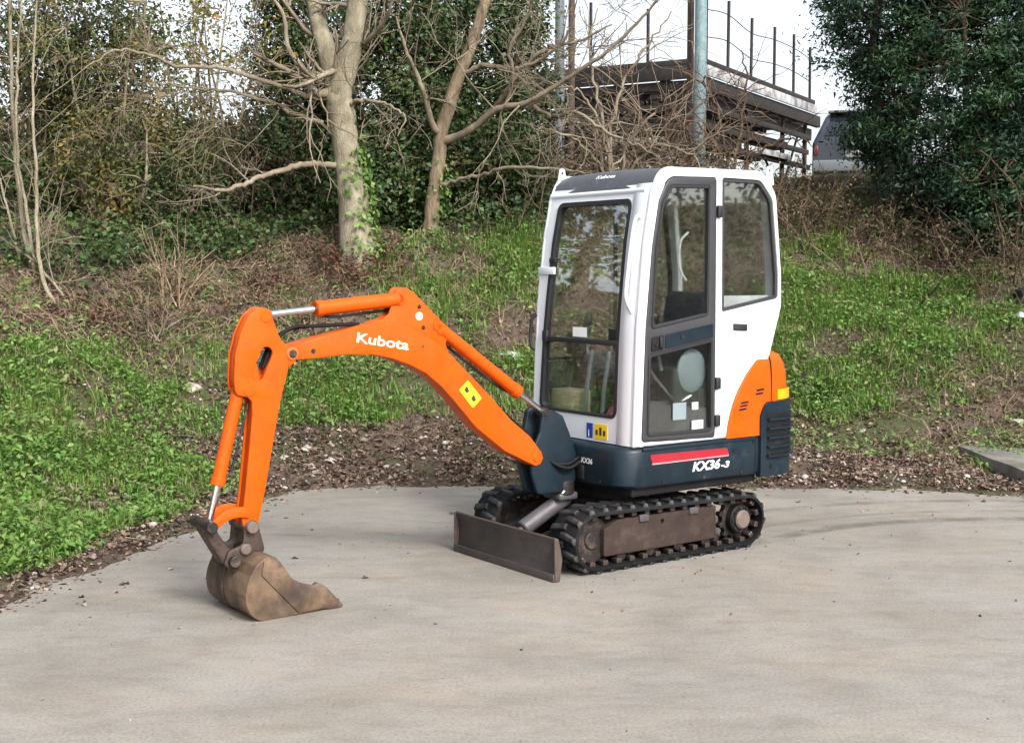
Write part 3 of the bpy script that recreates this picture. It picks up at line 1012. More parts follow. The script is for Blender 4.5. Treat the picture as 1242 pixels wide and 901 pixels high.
box('window_latch', M['seal'], fw, fx(1.3) - 0.015, fx(1.3) + 0.012, -0.375, -0.33, 1.245, 1.315, 0.005)
box('window_latch', M['seal'], fw, fx(1.3) - 0.04, fx(1.3) - 0.015, 0.22, 0.30, 1.255, 1.345, 0.005)
box('pane_label', M['decal_white'], fw, fx(1.31) - 0.0115, fx(1.31) - 0.0105, -0.10, 0.03, 1.288, 1.345, 0)
box('window_clip', M['white'], fw, fx(1.69) - 0.004, fx(1.69) + 0.016, -0.455, -0.30, 1.655, 1.70, 0.005)
box('window_catch', M['seal'], fw, fx(1.75) - 0.006, fx(1.75) + 0.010, -0.36, -0.30, 1.725, 1.755, 0.004)
# stickers on the white front sill
box('blue_sticker', M['blue'], ff, 0.5125, 0.516, 0.075, 0.128, 0.706, 0.792, 0)
text_obj('sticker_mark', 'i', M['decal_white'], ff, (0.5172, 0.092, 0.715), (0, 1, 0), (0, 0, 1), 0.04, 0, 0, 0.03)
box('yellow_sticker', M['yellow'], ff, 0.5125, 0.516, 0.145, 0.262, 0.706, 0.792, 0)
M['ink'] = surf('dark print', (0.03, 0.03, 0.03), 0.6)
for i in range(3):
    box('sticker_mark', M['ink'], ff, 0.5162, 0.5168, 0.158 + i * 0.034, 0.178 + i * 0.034, 0.728, 0.758 + 0.016 * (i % 2), 0)
# roof
bm = bmesh.new()
loops = []
for y in np.linspace(-0.45, 0.458, 12):
    k = 0.012 * (1 - ((y - 0.004) / 0.46) ** 2)
    loops.append([(x, y, z + k) for x, z in ((0.376, 2.135), (0.352, 2.195), (0.31, 2.235), (0.24, 2.258), (0.0, 2.264), (-0.45, 2.262), (-0.56, 2.20), (-0.56, 2.17), (0.30, 2.17))])
add_loft(bm, loops)
rf = bm_obj('roof_panel', bm, M['roof'], EX, 50)
bm = bmesh.new()
add_tube(bm, [(0.378, -0.43, 2.128), (0.380, 0.43, 2.130)], 0.016, 10)
bm_obj('roof_edge_strip', bm, M['white'], EX, 60)
text_obj('roof_lettering', 'Kubota', M['decal_white'], rf, (0.338, -0.06, 2.214), (0, 1, 0), (-0.72, 0, 0.69), 0.03, 0.008, 0.0, 0.02, 0.17)
for x, y in ((0.30, -0.44), (-0.58, 0.462)):
    plate('lifting_eye', M['white'], EX, rpoly([(x - 0.04, 2.19), (x + 0.04, 2.19), (x + 0.018, 2.305), (x - 0.018, 2.305)], 0.012, 3), [[(x + 0.010 * math.cos(a), 2.277 + 0.010 * math.sin(a)) for a in np.linspace(0, 6.28, 10, endpoint=False)]], y - 0.006, y + 0.006, 0.002, 1)
# rear of cab
RB = rr4(-0.43, 0.46, 1.10, 2.20, 0.05)
bm = bmesh.new()
XR = lambda v: float(np.interp(v, [1.1, 1.16, 1.46, 1.66, 2.14, 2.25], [-0.56, -0.575, -0.66, -0.655, -0.60, -0.53]))
add_frame(bm, dense(RB, 6), dense(rr4(-0.37, 0.40, 1.33, 2.13, 0.05), 6), -0.002, 0.03, lambda u, v, w: (XR(v) + w, u, v))
bm_obj('rear_frame', bm, M['white'], EX, 40)
rwd = None
bm = bmesh.new()
rows = []
for z in np.linspace(1.32, 2.14, 8):
    rows.append([bm.verts.new((XR(z) + w, y, z)) for w, y in ((0.012, -0.38), (0.012, 0.41), (0.018, 0.41), (0.018, -0.38))])
for a, b in zip(rows, rows[1:]):
    for k in range(4):
        bm.faces.new((a[k], a[(k + 1) % 4], b[(k + 1) % 4], b[k]))
bm_obj('rear_window', bm, M['glass'], EX, 40)
# door
UP = rpoly([(0.400, 1.350), (0.372, 1.81), (0.327, 2.05), (0.262, 2.158), (-0.045, 2.164), (-0.043, 1.418)], [0.02, 0.5, 0.08, 0.06, 0.012, 0.02], 5)
DN = rpoly([(0.428, 0.745), (0.418, 1.205), (-0.078, 1.278), (-0.084, 0.738)], [0.03, 0.03, 0.02, 0.03], 5)
door = plate('door', M['frame_grey'], EX, DOOR, [UP, DN], 0.468, 0.507, 0.008, 3)
sl = plate('door_seal', M['seal'], door, offset_loop(UP, -0.002), [offset_loop(UP, 0.014)], 0.48, 0.5095, 0.002, 1)
plate('door_seal', M['seal'], door, offset_loop(DN, -0.002), [offset_loop(DN, 0.014)], 0.48, 0.5095, 0.002, 1)
plate('upper_pane', M['glass'], door, offset_loop(UP, 0.006), [], 0.488, 0.494, 0, 1)
plate('lower_pane', M['glass'], door, offset_loop(DN, 0.006), [], 0.488, 0.494, 0, 1)
plate('door_band', M['navy'], door, rpoly([(0.30, 1.318), (-0.075, 1.372), (-0.078, 1.292), (0.30, 1.238)], 0.006, 2), [], 0.506, 0.512, 0.002, 1)
lk = plate('lock_panel', M['black'], door, rpoly([(0.402, 1.305), (0.312, 1.318), (0.312, 1.236), (0.405, 1.223)], 0.01, 3), [], 0.506, 0.513, 0.003, 2)
box('lock_lever', M['seal'], door, 0.325, 0.348, 0.512, 0.524, 1.245, 1.306, 0.004)
cyl('key_lock', M['chrome'], door, (0.372, 0.512, 1.268), (0.372, 0.52, 1.268), 0.012, n=14)
cyl('bolt', M['seal'], door, (0.17, 0.512, 1.302), (0.17, 0.518, 1.302), 0.012, n=10)
for z in (2.02, 1.02, 0.80):
    box('hinge', M['seal'], door, -0.138, -0.098, 0.499, 0.523, z - 0.035, z + 0.035, 0.008)
for x0, x1, z0, z1 in ((0.222, 0.118, 0.922, 0.824), (0.072, 0.022, 0.918, 0.875), (0.072, -0.02, 0.812, 0.760)):
    box('pane_sticker', M['lever'] if x0 > 0.2 else M['pale'], door, x1, x0, 0.4945, 0.4955, z1, z0, 0)
tube('door_rail', M['chrome'], door, [(0.384, 0.465, 1.13), (0.30, 0.44, 1.06), (0.15, 0.43, 0.925), (0.10, 0.43, 0.92), (0.03, 0.44, 0.95)], 0.011, 8)
tube('door_strap', M['pale'], door, [(0.07, 0.45, 1.90), (0.115, 0.43, 1.84), (0.12, 0.43, 1.70), (0.085, 0.45, 1.62)], 0.007, 8)
# handles and small fittings outside
tube('grab_handle', M['white'], EX, [(fx(1.98) - 0.01, 0.43, 1.99), (fx(1.93) + 0.02, 0.405, 1.945), (fx(1.6) + 0.022, 0.395, 1.62), (fx(1.5) + 0.02, 0.40, 1.52), (fx(1.45) - 0.005, 0.43, 1.44)], 0.012, 10)
tube('grab_handle', M['seal'], EX, [(0.485, -0.455, 1.41), (0.505, -0.475, 1.38), (0.508, -0.485, 1.29), (0.508, -0.48, 1.22), (0.492, -0.46, 1.19)], 0.011, 10)
plate('latch', M['seal'], EX, rpoly([(-0.248, 1.367), (-0.365, 1.361), (-0.368, 1.320), (-0.251, 1.326)], 0.008, 3), [], 0.4975, 0.507, 0.003, 2)
cyl('work_lamp_stub', M['white'], EX, (0.41, 0.43, 1.985), (0.425, 0.435, 1.985), 0.016, n=14)

# cab interior
box('cab_floor', M['interior'], EX, -0.45, 0.485, -0.42, 0.45, 0.69, 0.712, 0.004)
bm = bmesh.new()
add_box(bm, -0.50, -0.02, -0.42, 0.45, 0.712, 1.0, 0.02)
add_box(bm, -0.58, -0.30, -0.42, 0.45, 0.95, 1.30, 0.03)
bm_obj('seat_base', bm, M['interior'], EX)
seat = empty('seat', (0, 0, 0)); seat.parent = EX
box('seat_cushion', M['seat'], seat, -0.26, 0.22, -0.20, 0.26, 1.0, 1.10, 0.04, 4)
mt = Matrix.Translation((-0.27, 0.03, 1.06)) @ Matrix.Rotation(R(-12), 4, 'Y')
box('backrest', M['seat'], seat, -0.06, 0.05, -0.21, 0.23, 0.0, 0.50, 0.05, 4, mt)
box('side_console', M['interior'], EX, -0.20, 0.25, -0.42, -0.24, 0.712, 1.16, 0.03, 3)
box('side_console', M['interior'], EX, -0.20, 0.16, 0.29, 0.44, 0.712, 1.12, 0.03, 3)
bm = bmesh.new()
bmesh.ops.create_uvsphere(bm, u_segments=22, v_segments=14, radius=1.0)
for v in bm.verts:
    v.co = Vector((0.02 + v.co.x * 0.115, 0.435 + v.co.y * 0.022, 1.095 + v.co.z * 0.13))
bm_obj('grey_oval', bm, M['lever'], EX, 60)  # flattened grey oval behind the lower door pane
box('cream_panel', M['cream'], EX, 0.26, 0.42, -0.40, -0.19, 0.715, 0.955, 0.02, 3)
box('side_liner', M['interior'], EX, -0.52, 0.46, -0.4245, -0.405, 0.70, 1.12, 0.004)
for y in (-0.14, 0.02):
    tube('travel_lever', M['lever'], EX, [(0.36, y, 0.71), (0.34, y, 0.95), (0.30, y, 1.20)], 0.013, 8)
for y in (-0.30, 0.36):
    lev = tube('control_lever', M['lever'], EX, [(0.19, y, 1.10), (0.22, y, 1.24), (0.21, y, 1.33)], 0.010, 8)
    tube('grip', M['seal'], lev, [(0.215, y, 1.29), (0.21, y, 1.34), (0.195, y, 1.42)], [0.018, 0.024, 0.024, 0.026, 0.026, 0.022, 0.02, 0.024, 0.027, 0.026, 0.026, 0.022, 0.016], 10)
plate('foot_pedal', M['pink_red'], EX, rpoly([(0.46, 0.72), (0.46, 0.77), (0.34, 0.90), (0.32, 0.72)], 0.01, 3), [], 0.10, 0.27, 0.006, 2)
tube('safety_lever', M['pale'], EX, [(0.46, 0.17, 0.80), (0.36, 0.21, 0.88), (0.20, 0.26, 0.99)], 0.013, 8)
box('monitor', M['seal'], EX, 0.24, 0.30, -0.40, -0.26, 1.16, 1.30, 0.015, 3)

# ------------------------------------------------------------------ swing bracket, boom, arm, bucket
YC = 0.058
br = plate('swing_bracket', M['navy'], EX, rpoly([(0.70, 0.855), (0.80, 0.905), (0.875, 0.885), (0.90, 0.76), (0.955, 0.63), (0.92, 0.52), (0.88, 0.40), (0.70, 0.40), (0.60, 0.46), (0.60, 0.62), (0.65, 0.74)], [0.03] * 11, 4), [], -0.055, -0.015, 0.008, 3)
plate('cheek_plate', M['navy'], br, rpoly([(0.70, 0.845), (0.78, 0.885), (0.845, 0.875), (0.865, 0.76), (0.93, 0.64), (0.92, 0.52), (0.88, 0.40), (0.70, 0.40), (0.60, 0.46), (0.60, 0.62), (0.65, 0.74)], [0.03] * 11, 4), [], 0.062, 0.088, 0.008, 3)
box('bracket_core', M['navy'], br, 0.60, 0.84, -0.02, 0.066, 0.41, 0.70, 0.01)
cyl('swing_pin', M['dark_steel'], br, (0.66, 0.03, 0.38), (0.66, 0.03, 0.46), 0.07, n=20, bev=0.006)
cyl('boom_pin', M['orange'], br, (0.905, -0.06, 0.618), (0.905, 0.106, 0.618), 0.022, n=16, bev=0.003)
cyl('cylinder_pin', M['dark_steel'], br, (0.824, -0.06, 0.868), (0.824, 0.095, 0.868), 0.018, n=16, bev=0.003)

BOOM = [(2.426, 1.310), (2.115, 1.381), (2.019, 1.402), (1.922, 1.410), (1.823, 1.406), (1.738, 1.382), (1.646, 1.340), (1.569, 1.294), (1.490, 1.238), (1.231, 1.0), (1.077, 0.846), (0.947, 0.745),
        (0.866, 0.650), (0.852, 0.612), (0.872, 0.580), (0.905, 0.570), (0.965, 0.598), (1.125, 0.676), (1.32, 0.824), (1.454, 0.970), (1.54, 1.058), (1.639, 1.135), (1.74, 1.184), (1.844, 1.221), (1.962, 1.245), (2.116, 1.251), (2.295, 1.239), (2.427, 1.236)]
boom = plate('boom', M['orange'], EX, BOOM, [], -0.012, 0.10, 0.006, 3, XZ, smooth=30)
GUS = [(2.06, 1.37), (1.94, 1.416), (1.885, 1.43), (1.851, 1.455), (1.832, 1.50), (1.818, 1.550), (1.805, 1.580), (1.785, 1.592), (1.745, 1.590), (1.700, 1.566), (1.66, 1.53), (1.515, 1.400), (1.487, 1.368), (1.482, 1.33), (1.500, 1.287), (1.46, 1.19), (1.60, 1.20), (1.8, 1.30)]
for y0, y1 in ((0.004, 0.018), (0.066, 0.080)):
    plate('gusset_plate', M['orange'], boom, GUS, [], y0, y1, 0.004, 2, XZ, smooth=30)
box('gusset_web', M['orange'], boom, 1.55, 1.68, 0.017, 0.067, 1.30, 1.42, 0.004)
bm = bmesh.new()
for x, z in ((2.303, 1.277),):
    add_cyl(bm, (x, 0.09, z), (x, 0.1012, z), 0.013, n=14)
bm_obj('plug', bm, M['dark_steel'], boom)
for x, z, r, m in ((1.666, 1.489, 0.011, 'dark_steel'), (1.641, 1.378, 0.011, 'dark_steel'), (1.655, 1.279, 0.009, 'tooth'), (1.787, 1.530, 0.026, 'orange'), (1.555, 1.385, 0.026, 'orange')):
    cyl('pin', M[m], boom, (x, 0.06, z), (x, 0.086 if z > 1.37 else 0.103, z), r, n=16, bev=0.003)
cyl('round_badge', M['decal_cream'], boom, (1.668, 0.075, 1.438), (1.668, 0.0825, 1.438), 0.022, n=20)
text_obj('boom_lettering', 'Kubota', M['decal_cream'], boom, (2.058, 0.1015, 1.315), (-0.986, 0, -0.165), (-0.165, 0, 0.986), 0.050, 0.0, 0.0, 0.018, 0.315)
sg = plate('warning_sticker', M['yellow'], boom, rpoly([(1.43, 1.035), (1.371, 1.085), (1.279, 0.981), (1.339, 0.930)], 0.006, 2), [], 0.10, 0.1018, 0, 1)
for cx, cz in ((1.378, 1.035), (1.333, 0.985)):
    plate('sticker_mark', M['ink'], boom, rpoly([(cx + 0.018, cz), (cx, cz + 0.02), (cx - 0.016, cz - 0.012), (cx + 0.004, cz - 0.02)], 0.004, 2), [], 0.1015, 0.1026, 0, 1)
# boom nose boss and pin
cyl('arm_pin', M['dark_steel'], boom, (2.42, -0.02, 1.268), (2.42, 0.116, 1.268), 0.022, n=18, bev=0.004)

ARM = [(2.606, 1.496), (2.575, 1.502), (2.551, 1.493), (2.524, 1.451), (2.496, 1.371), (2.469, 1.325), (2.433, 1.308), (2.395, 1.30), (2.385, 1.262), (2.405, 1.225), (2.440, 1.205), (2.449, 1.172), (2.487, 1.043), (2.534, 0.815), (2.58, 0.589), (2.611, 0.459), (2.632, 0.425), (2.665, 0.418), (2.694, 0.435),
       (2.702, 0.47), (2.682, 0.599), (2.655, 0.826), (2.638, 0.991), (2.640, 1.045), (2.66, 1.066), (2.712, 1.078), (2.726, 1.10), (2.73, 1.149), (2.722, 1.276), (2.692, 1.379), (2.65, 1.46)]
SLOT = []
c0, c1 = Vector((2.606, 1.172)), Vector((2.558, 1.276))
dd = (c1 - c0).normalized(); nn_ = Vector((-dd.y, dd.x))
for k in range(9):
    a = math.pi * k / 8
    SLOT.append(tuple(c1 + 0.032 * (nn_ * math.cos(a) + dd * math.sin(a))))
for k in range(9):
    a = math.pi * k / 8
    SLOT.append(tuple(c0 - 0.032 * (nn_ * math.cos(a) + dd * math.sin(a))))
arm = plate('arm', M['orange'], EX, ARM, [SLOT], 0.088, 0.106, 0.004, 3, XZ, smooth=30)
plate('arm_plate', M['orange'], arm, ARM, [SLOT], 0.016, 0.030, 0.004, 3, XZ, smooth=30)
CORE = [(2.50, 1.05), (2.54, 0.815), (2.586, 0.589), (2.617, 0.459), (2.64, 0.44), (2.684, 0.44), (2.692, 0.47), (2.673, 0.599), (2.645, 0.826), (2.630, 0.98), (2.625, 1.12), (2.655, 1.30), (2.62, 1.42), (2.60, 1.40), (2.62, 1.30), (2.59, 1.15), (2.53, 1.12)]
plate('arm_core', M['orange'], arm, CORE, [], 0.028, 0.090, 0.003, 2, XZ, smooth=30)
HEAD = [(2.725, 1.115), (2.730, 1.149), (2.722, 1.276), (2.692, 1.379), (2.65, 1.46), (2.606, 1.496)]
plate('head_cover', M['orange'], arm, [(x - 0.004, z - 0.002) for x, z in HEAD] + [(x - 0.022, z - 0.012) for x, z in HEAD[::-1]], [], 0.029, 0.089, 0.002, 1, XZ, smooth=50)
cyl('pin_boss', M['orange'], arm, (2.560, 0.10, 1.458), (2.560, 0.1095, 1.458), 0.034, n=22, bev=0.004)
cyl('pin_boss', M['orange'], arm, (2.655, 0.10, 1.098), (2.655, 0.1105, 1.098), 0.030, n=22, bev=0.004)
cyl('pin_boss', surf('scuffed orange boss', (0.42, 0.10, 0.02), 0.5, vary=0.4, vscale=30), arm, (2.42, 0.10, 1.268), (2.42, 0.113, 1.268), 0.034, n=22, bev=0.005)

def ram(name, a, b, t, r_barrel, r_rod, rod_mat='chrome', rev=False):
    """hydraulic ram from a (barrel eye) to b (rod eye); barrel covers the first t"""
    a, b = Vector(a), Vector(b)
    m = a + (b - a) * t
    d = (b - a).normalized()
    c = cyl(name, M['orange'], EX, a, m, r_barrel, n=24, bev=0.006)
    cyl('gland', M['orange'], c, m - d * 0.035, m + d * 0.004, r_barrel + 0.004, n=24, bev=0.003)
    cyl('rod', M['chrome'], c, m, b - d * 0.01, r_rod, n=16)
    cyl('rod_eye', M['dark_steel'] if name != 'arm_cylinder' else M['orange'], c, b + Vector((0, -0.032, 0)), b + Vector((0, 0.032, 0)), 0.03, n=18, bev=0.004)
    cyl('barrel_eye', M['orange'], c, a + Vector((0, -0.028, 0)), a + Vector((0, 0.028, 0)), 0.034, n=18, bev=0.004)
    return c
arc = ram('arm_cylinder', (1.785, YC, 1.528), (2.545, YC, 1.462), 0.63, 0.038, 0.0175)
bmc = ram('boom_cylinder', (1.525, YC, 1.366), (0.824, YC, 0.868), 0.745, 0.036, 0.0175)
bkc = ram('bucket_cylinder', (2.690, YC, 1.10), (2.855, YC, 0.452), 0.70, 0.033, 0.0165)
# steel feed pipes strapped to the rams
tube('feed_pipe', M['dark_steel'], arc, [(1.80, 0.03, 1.475), (1.95, 0.04, 1.462), (2.15, 0.05, 1.445), (2.26, 0.045, 1.455)], 0.008, 8)
tube('feed_pipe', M['dark_steel'], bmc, [(1.49, 0.03, 1.29), (1.35, 0.04, 1.185), (1.15, 0.05, 1.045), (1.06, 0.04, 1.0)], 0.008, 8)
tube('feed_pipe', M['dark_steel'], bkc, [(2.64, 0.06, 1.03), (2.69, 0.065, 0.86), (2.735, 0.06, 0.70)], 0.006, 8)
for i, (dy, dz) in enumerate(((0.03, 0), (0.06, 0.01))):
    tube('hose', M['hose'], EX, [(2.02, dy, 1.405), (2.25, dy, 1.40), (2.40, dy, 1.385 + dz), (2.50, dy, 1.32), (2.56, dy, 1.20)], 0.010, 8)
for i in range(2):
    y = -0.10 + 0.035 * i
    tube('hose', M['hose'], EX, [(0.58, y * 0.6 + 0.16, 0.60 - 0.018 * i), (0.70, y * 0.5 + 0.16, 0.565 - 0.02 * i), (0.80, y * 0.4 + 0.10, 0.60), (0.86, 0.0 + 0.02 * i - 0.03, 0.72), (0.96, 0.0 + 0.02 * i - 0.03, 0.80), (1.10, 0.01 * i, 0.905)], 0.011, 8)
box('gap_shade_block', M['black'], EX, 0.56, 0.615, 0.095, 0.16, 0.47, 0.56, 0.015)  # black block added to stand for the shade between bracket and body

# bucket linkage
lk = None
for y0, y1 in ((-0.006, 0.012), (0.108, 0.126)):
    pts = catmull([(2.672, 0.0, 0.505), (2.74, 0.0, 0.512), (2.80, 0.0, 0.495), (2.852, 0.0, 0.455)], 4)
    up = [(p[0] + 0.004, p[2] + 0.026) for p in pts]
    dn = [(p[0] - 0.004, p[2] - 0.026) for p in pts]
    plate('tipping_link', M['orange'], EX, up + dn[::-1], [], y0, y1, 0.005, 2, XZ, smooth=40)
cl = plate('connecting_link', M['link'], EX, rpoly([(2.845, 0.490), (2.89, 0.482), (2.898, 0.432), (2.795, 0.255), (2.745, 0.250), (2.735, 0.295), (2.815, 0.41)], 0.022, 4), [], 0.0, 0.090, 0.010, 3)
cyl('link_pin', M['dark_steel'], cl, (2.868, -0.085, 0.455), (2.868, 0.145, 0.455), 0.028, n=18, bev=0.004)
cyl('link_pin', M['dark_steel'], cl, (2.752, -0.08, 0.272), (2.752, 0.14, 0.272), 0.028, n=18, bev=0.004)

def bucket():
    shell = catmull([(2.600, 0, 0.300), (2.650, 0, 0.303), (2.700, 0, 0.275), (2.745, 0, 0.205), (2.763, 0, 0.126), (2.745, 0, 0.052), (2.690, 0, 0.004), (2.60, 0, 0.0), (2.45, 0, 0.004), (2.30, 0, 0.012), (2.262, 0, 0.018)], 5)
    o = [(p[0], p[2]) for p in shell]
    inn = []
    for i, p in enumerate(o):
        a = Vector(o[max(0, i - 1)]); b = Vector(o[min(len(o) - 1, i + 1)])
        t = (b - a).normalized()
        inn.append((p[0] + t.y * 0.014, p[1] - t.x * 0.014))
    y0, y1 = -0.205, 0.262
    bk = plate('bucket', M['bucket'], EX, o + inn[::-1], [], y0, y1, 0.002, 1, XZ, smooth=45)
    lip = [(2.300, 0.060), (2.36, 0.135), (2.419, 0.140), (2.512, 0.178), (2.559, 0.242), (2.600, 0.296)]
    lip = [(p[0], p[2]) for p in catmull([(x, 0, z) for x, z in lip], 4)]
    for a in (y0 - 0.006, y1 - 0.006):
        plate('side_plate', M['bucket'], bk, [(x, z) for x, z in o] + [(2.258, 0.045)] + lip[:-1], [], a, a + 0.014, 0.003, 1)
    cut = [(2.681, 0.225), (2.668, 0.290), (2.640, 0.299), (2.602, 0.296)] + [(x, z + 0.002) for x, z in lip[::-1][1:]] + [(2.275, 0.020), (2.488, 0.012)]
    for a in (y0 - 0.014, y1 + 0.007):
        plate('side_cutter', M['bucket'], bk, cut, [], a, a + 0.009, 0.003, 2)
    for y in (y0 - 0.012, 0.005, y1 - 0.043):
        k = 1.0 if y > 0.1 else 0.45
        plate('bucket_tooth', M['tooth'], bk, rpoly([(2.232, 0.006), (2.30, 0.002), (2.42, 0.020), (2.42, 0.02 + 0.085 * k), (2.375, 0.02 + 0.122 * k), (2.335, 0.02 + 0.10 * k)], 0.008, 3), [], y, y + 0.055, 0.008, 2)
    for y in (-0.052, 0.092):
        plate('hanger_ear', M['link'], bk, rpoly([(2.735, 0.205), (2.80, 0.26), (2.775, 0.325), (2.70, 0.345), (2.69, 0.445), (2.655, 0.47), (2.62, 0.45), (2.585, 0.31), (2.62, 0.27)], 0.022, 4), [], y - 0.004, y + 0.018, 0.004, 2)
    band = [q for q in o if q[0] > 2.66]
    bo = []
    for i, p in enumerate(band):
        a = Vector(band[max(0, i - 1)]); c = Vector(band[min(len(band) - 1, i + 1)])
        t = (c - a).normalized()
        bo.append((p[0] - t.y * 0.007, max(0.001, p[1] + t.x * 0.007)))
    plate('wear_band', M['link'], bk, bo + [(x - 0.002, z) for x, z in band[::-1]], [], -0.075, 0.0, 0.001, 1, XZ, smooth=50)
    box('hanger_bridge', M['dark_steel'], bk, 2.60, 2.69, -0.04, 0.10, 0.285, 0.33, 0.01)
    cyl('bucket_pin', M['hub'], bk, (2.660, -0.09, 0.432), (2.660, 0.145, 0.432), 0.030, n=18, bev=0.004)
    cyl('hitch_pin', M['hub'], bk, (2.69, 0.10, 0.325), (2.69, 0.13, 0.325), 0.028, n=18, bev=0.006)
bucket()

# ------------------------------------------------------------------ vegetation: mesh makers
def unit(v):
    return v / np.maximum(1e-9, np.linalg.norm(v, axis=-1, keepdims=True))

def leaf_mesh(name, pos, nrm, size, aspect=0.5, fold=0.25, tang=None):
    """folded leaf per point: base, two sides, tip"""
    n = len(pos)
    nrm = unit(nrm)
    t = rng.normal(size=(n, 3)) if tang is None else tang + 0.35 * rng.normal(size=(n, 3))
    t = unit(t - (t * nrm).sum(1, keepdims=True) * nrm)
    b = np.cross(nrm, t)
    s = size[:, None] if hasattr(size, '__len__') else size
    asp = aspect * rng.uniform(0.75, 1.25, (n, 1))
    f = fold * rng.uniform(0.2, 1.4, (n, 1))
    base = pos - t * s * 0.5
    tip = pos + t * s * 0.5 - nrm * s * f * 0.4
    l = pos + b * s * asp * 0.5 + nrm * s * f * 0.35 - t * s * 0.06
    r = pos - b * s * asp * 0.5 + nrm * s * f * 0.35 - t * s * 0.06
    V = np.stack([base, l, tip, r], 1).reshape(-1, 3)
    i = np.arange(n) * 4
    F_ = np.concatenate([np.stack([i, i + 2, i + 1], 1), np.stack([i, i + 3, i + 2], 1)])
    return np_mesh(name, V, F_)

def tubes_mesh(name, lines, sides=4, smooth=True):
    """lines: list of (points (k,3), radii (k,))"""
    Vs, Fs, off = [], [], 0
    ang = np.linspace(0, 2 * math.pi, sides, endpoint=False)
    ca, sa = np.cos(ang), np.sin(ang)
    for P, r in lines:
        P = np.asarray(P, float); r = np.asarray(r, float)
        k = len(P)
        t = np.empty_like(P)
        t[1:-1] = P[2:] - P[:-2]; t[0] = P[1] - P[0]; t[-1] = P[-1] - P[-2]
        t = unit(t)
        ref = np.array([0.31, 0.17, 0.93]) if abs(t[0, 2]) < 0.85 else np.array([0.97, 0.21, 0.1])
        a = unit(np.cross(t, ref)); b = np.cross(t, a)
        V = P[:, None, :] + r[:, None, None] * (a[:, None, :] * ca[None, :, None] + b[:, None, :] * sa[None, :, None])
        Vs.append(V.reshape(-1, 3))
        i = off + np.arange(k * sides).reshape(k, sides)
        j = np.roll(i, -1, 1)
        Fs.append(np.stack([i[:-1], j[:-1], j[1:], i[1:]], -1).reshape(-1, 4))
        off += k * sides
    return np_mesh(name, np.concatenate(Vs), np.concatenate(Fs), smooth)

def smooth_path(pts, radii, sub=5, wob=0.0):
    q = np.array(catmull(pts, sub))
    r = np.interp(np.linspace(0, 1, len(q)), np.linspace(0, 1, len(radii)), radii)
    if wob:
        n = rng.normal(size=q.shape) * wob
        n[0] = 0
        q = q + n
    return q, r

def grow(p, d, L, r, lvl, out, up=0.0, wob=0.18, kids=(3, 5), spread=0.75, shrink=0.6, seg=6):
    """a bare branch with side twigs, appended to out as (points, radii)"""
    P = [np.array(p, float)]
    d = np.array(d, float); d /= np.linalg.norm(d)
    for k in range(seg):
        d = d + rng.normal(size=3) * wob + np.array([0, 0, up])
        d /= np.linalg.norm(d)
        P.append(P[-1] + d * L / seg)
    P = np.array(P)
    out.append((P, np.linspace(r, max(0.0022, r * 0.35), len(P))))
    if lvl > 0:
        for _ in range(rng.integers(kids[0], kids[1] + 1)):
            k = rng.integers(1, seg)
            t = P[k + 1] - P[k]; t /= np.linalg.norm(t)
            c = t + rng.normal(size=3) * spread
            grow(P[k], c, L * shrink * rng.uniform(0.6, 1.15), max(0.0024, r * 0.55), lvl - 1, out, up, wob, kids, spread, shrink, max(4, seg - 1))

def ellipsoid_pts(c, rad, n, shell=0.45):
    u = unit(rng.normal(size=(n, 3)))
    rr = rng.uniform(shell, 1.0, (n, 1)) ** 0.6
    return np.array(c)[None] + u * rr * np.array(rad)[None], u

def crown_points(c, rad, lumps, per, lump_r, flat=0.7, shell=0.4):
    """leaf positions gathered in clumps through an ellipsoid, with outward-ish normals"""
    C, _ = ellipsoid_pts(c, rad, lumps, shell)
    lr = lump_r * rng.uniform(0.55, 1.35, lumps)
    idx = np.repeat(np.arange(lumps), per)
    g = rng.normal(size=(len(idx), 3)) * 0.5
    g[:, 2] *= flat
    pos = C[idx] + g * lr[idx][:, None]
    nrm = unit(g) * 0.7 + rng.normal(size=g.shape) * 0.55 + np.array([0, 0, 0.55])
    return C, pos, nrm

M['ivy'] = leafmat('dark evergreen leaves', [(0.012, 0.03, 0.010), (0.028, 0.062, 0.016), (0.04, 0.09, 0.022), (0.06, 0.115, 0.03), (0.035, 0.06, 0.02), (0.09, 0.13, 0.04), (0.055, 0.05, 0.022)], 0.22, 0.45, ([(0.05, 0.075, 0.02), (0.10, 0.12, 0.035), (0.075, 0.06, 0.03), (0.13, 0.14, 0.05)], 1.3, 0.66))
M['conifer'] = leafmat('blackish conifer needles', [(0.014, 0.042, 0.020), (0.026, 0.07, 0.030), (0.045, 0.105, 0.042), (0.07, 0.14, 0.055), (0.03, 0.08, 0.036), (0.09, 0.15, 0.06)], 0.25, 0.5, ([(0.02, 0.05, 0.028), (0.035, 0.075, 0.04), (0.012, 0.034, 0.02)], 1.6, 0.5))
M['olive'] = leafmat('olive autumn leaves', [(0.045, 0.065, 0.018), (0.10, 0.135, 0.034), (0.15, 0.175, 0.05), (0.07, 0.12, 0.03), (0.20, 0.19, 0.07), (0.11, 0.09, 0.04), (0.07, 0.14, 0.034), (0.045, 0.05, 0.02)], 0.32, 0.55, ([(0.20, 0.14, 0.05), (0.30, 0.215, 0.06), (0.16, 0.11, 0.05), (0.36, 0.22, 0.05), (0.22, 0.20, 0.07)], 1.5, 0.59))
M['yellowing'] = leafmat('yellowing leaves', [(0.15, 0.17, 0.03), (0.25, 0.215, 0.045), (0.36, 0.26, 0.05), (0.17, 0.21, 0.045), (0.30, 0.165, 0.04), (0.11, 0.14, 0.025)], 0.42)
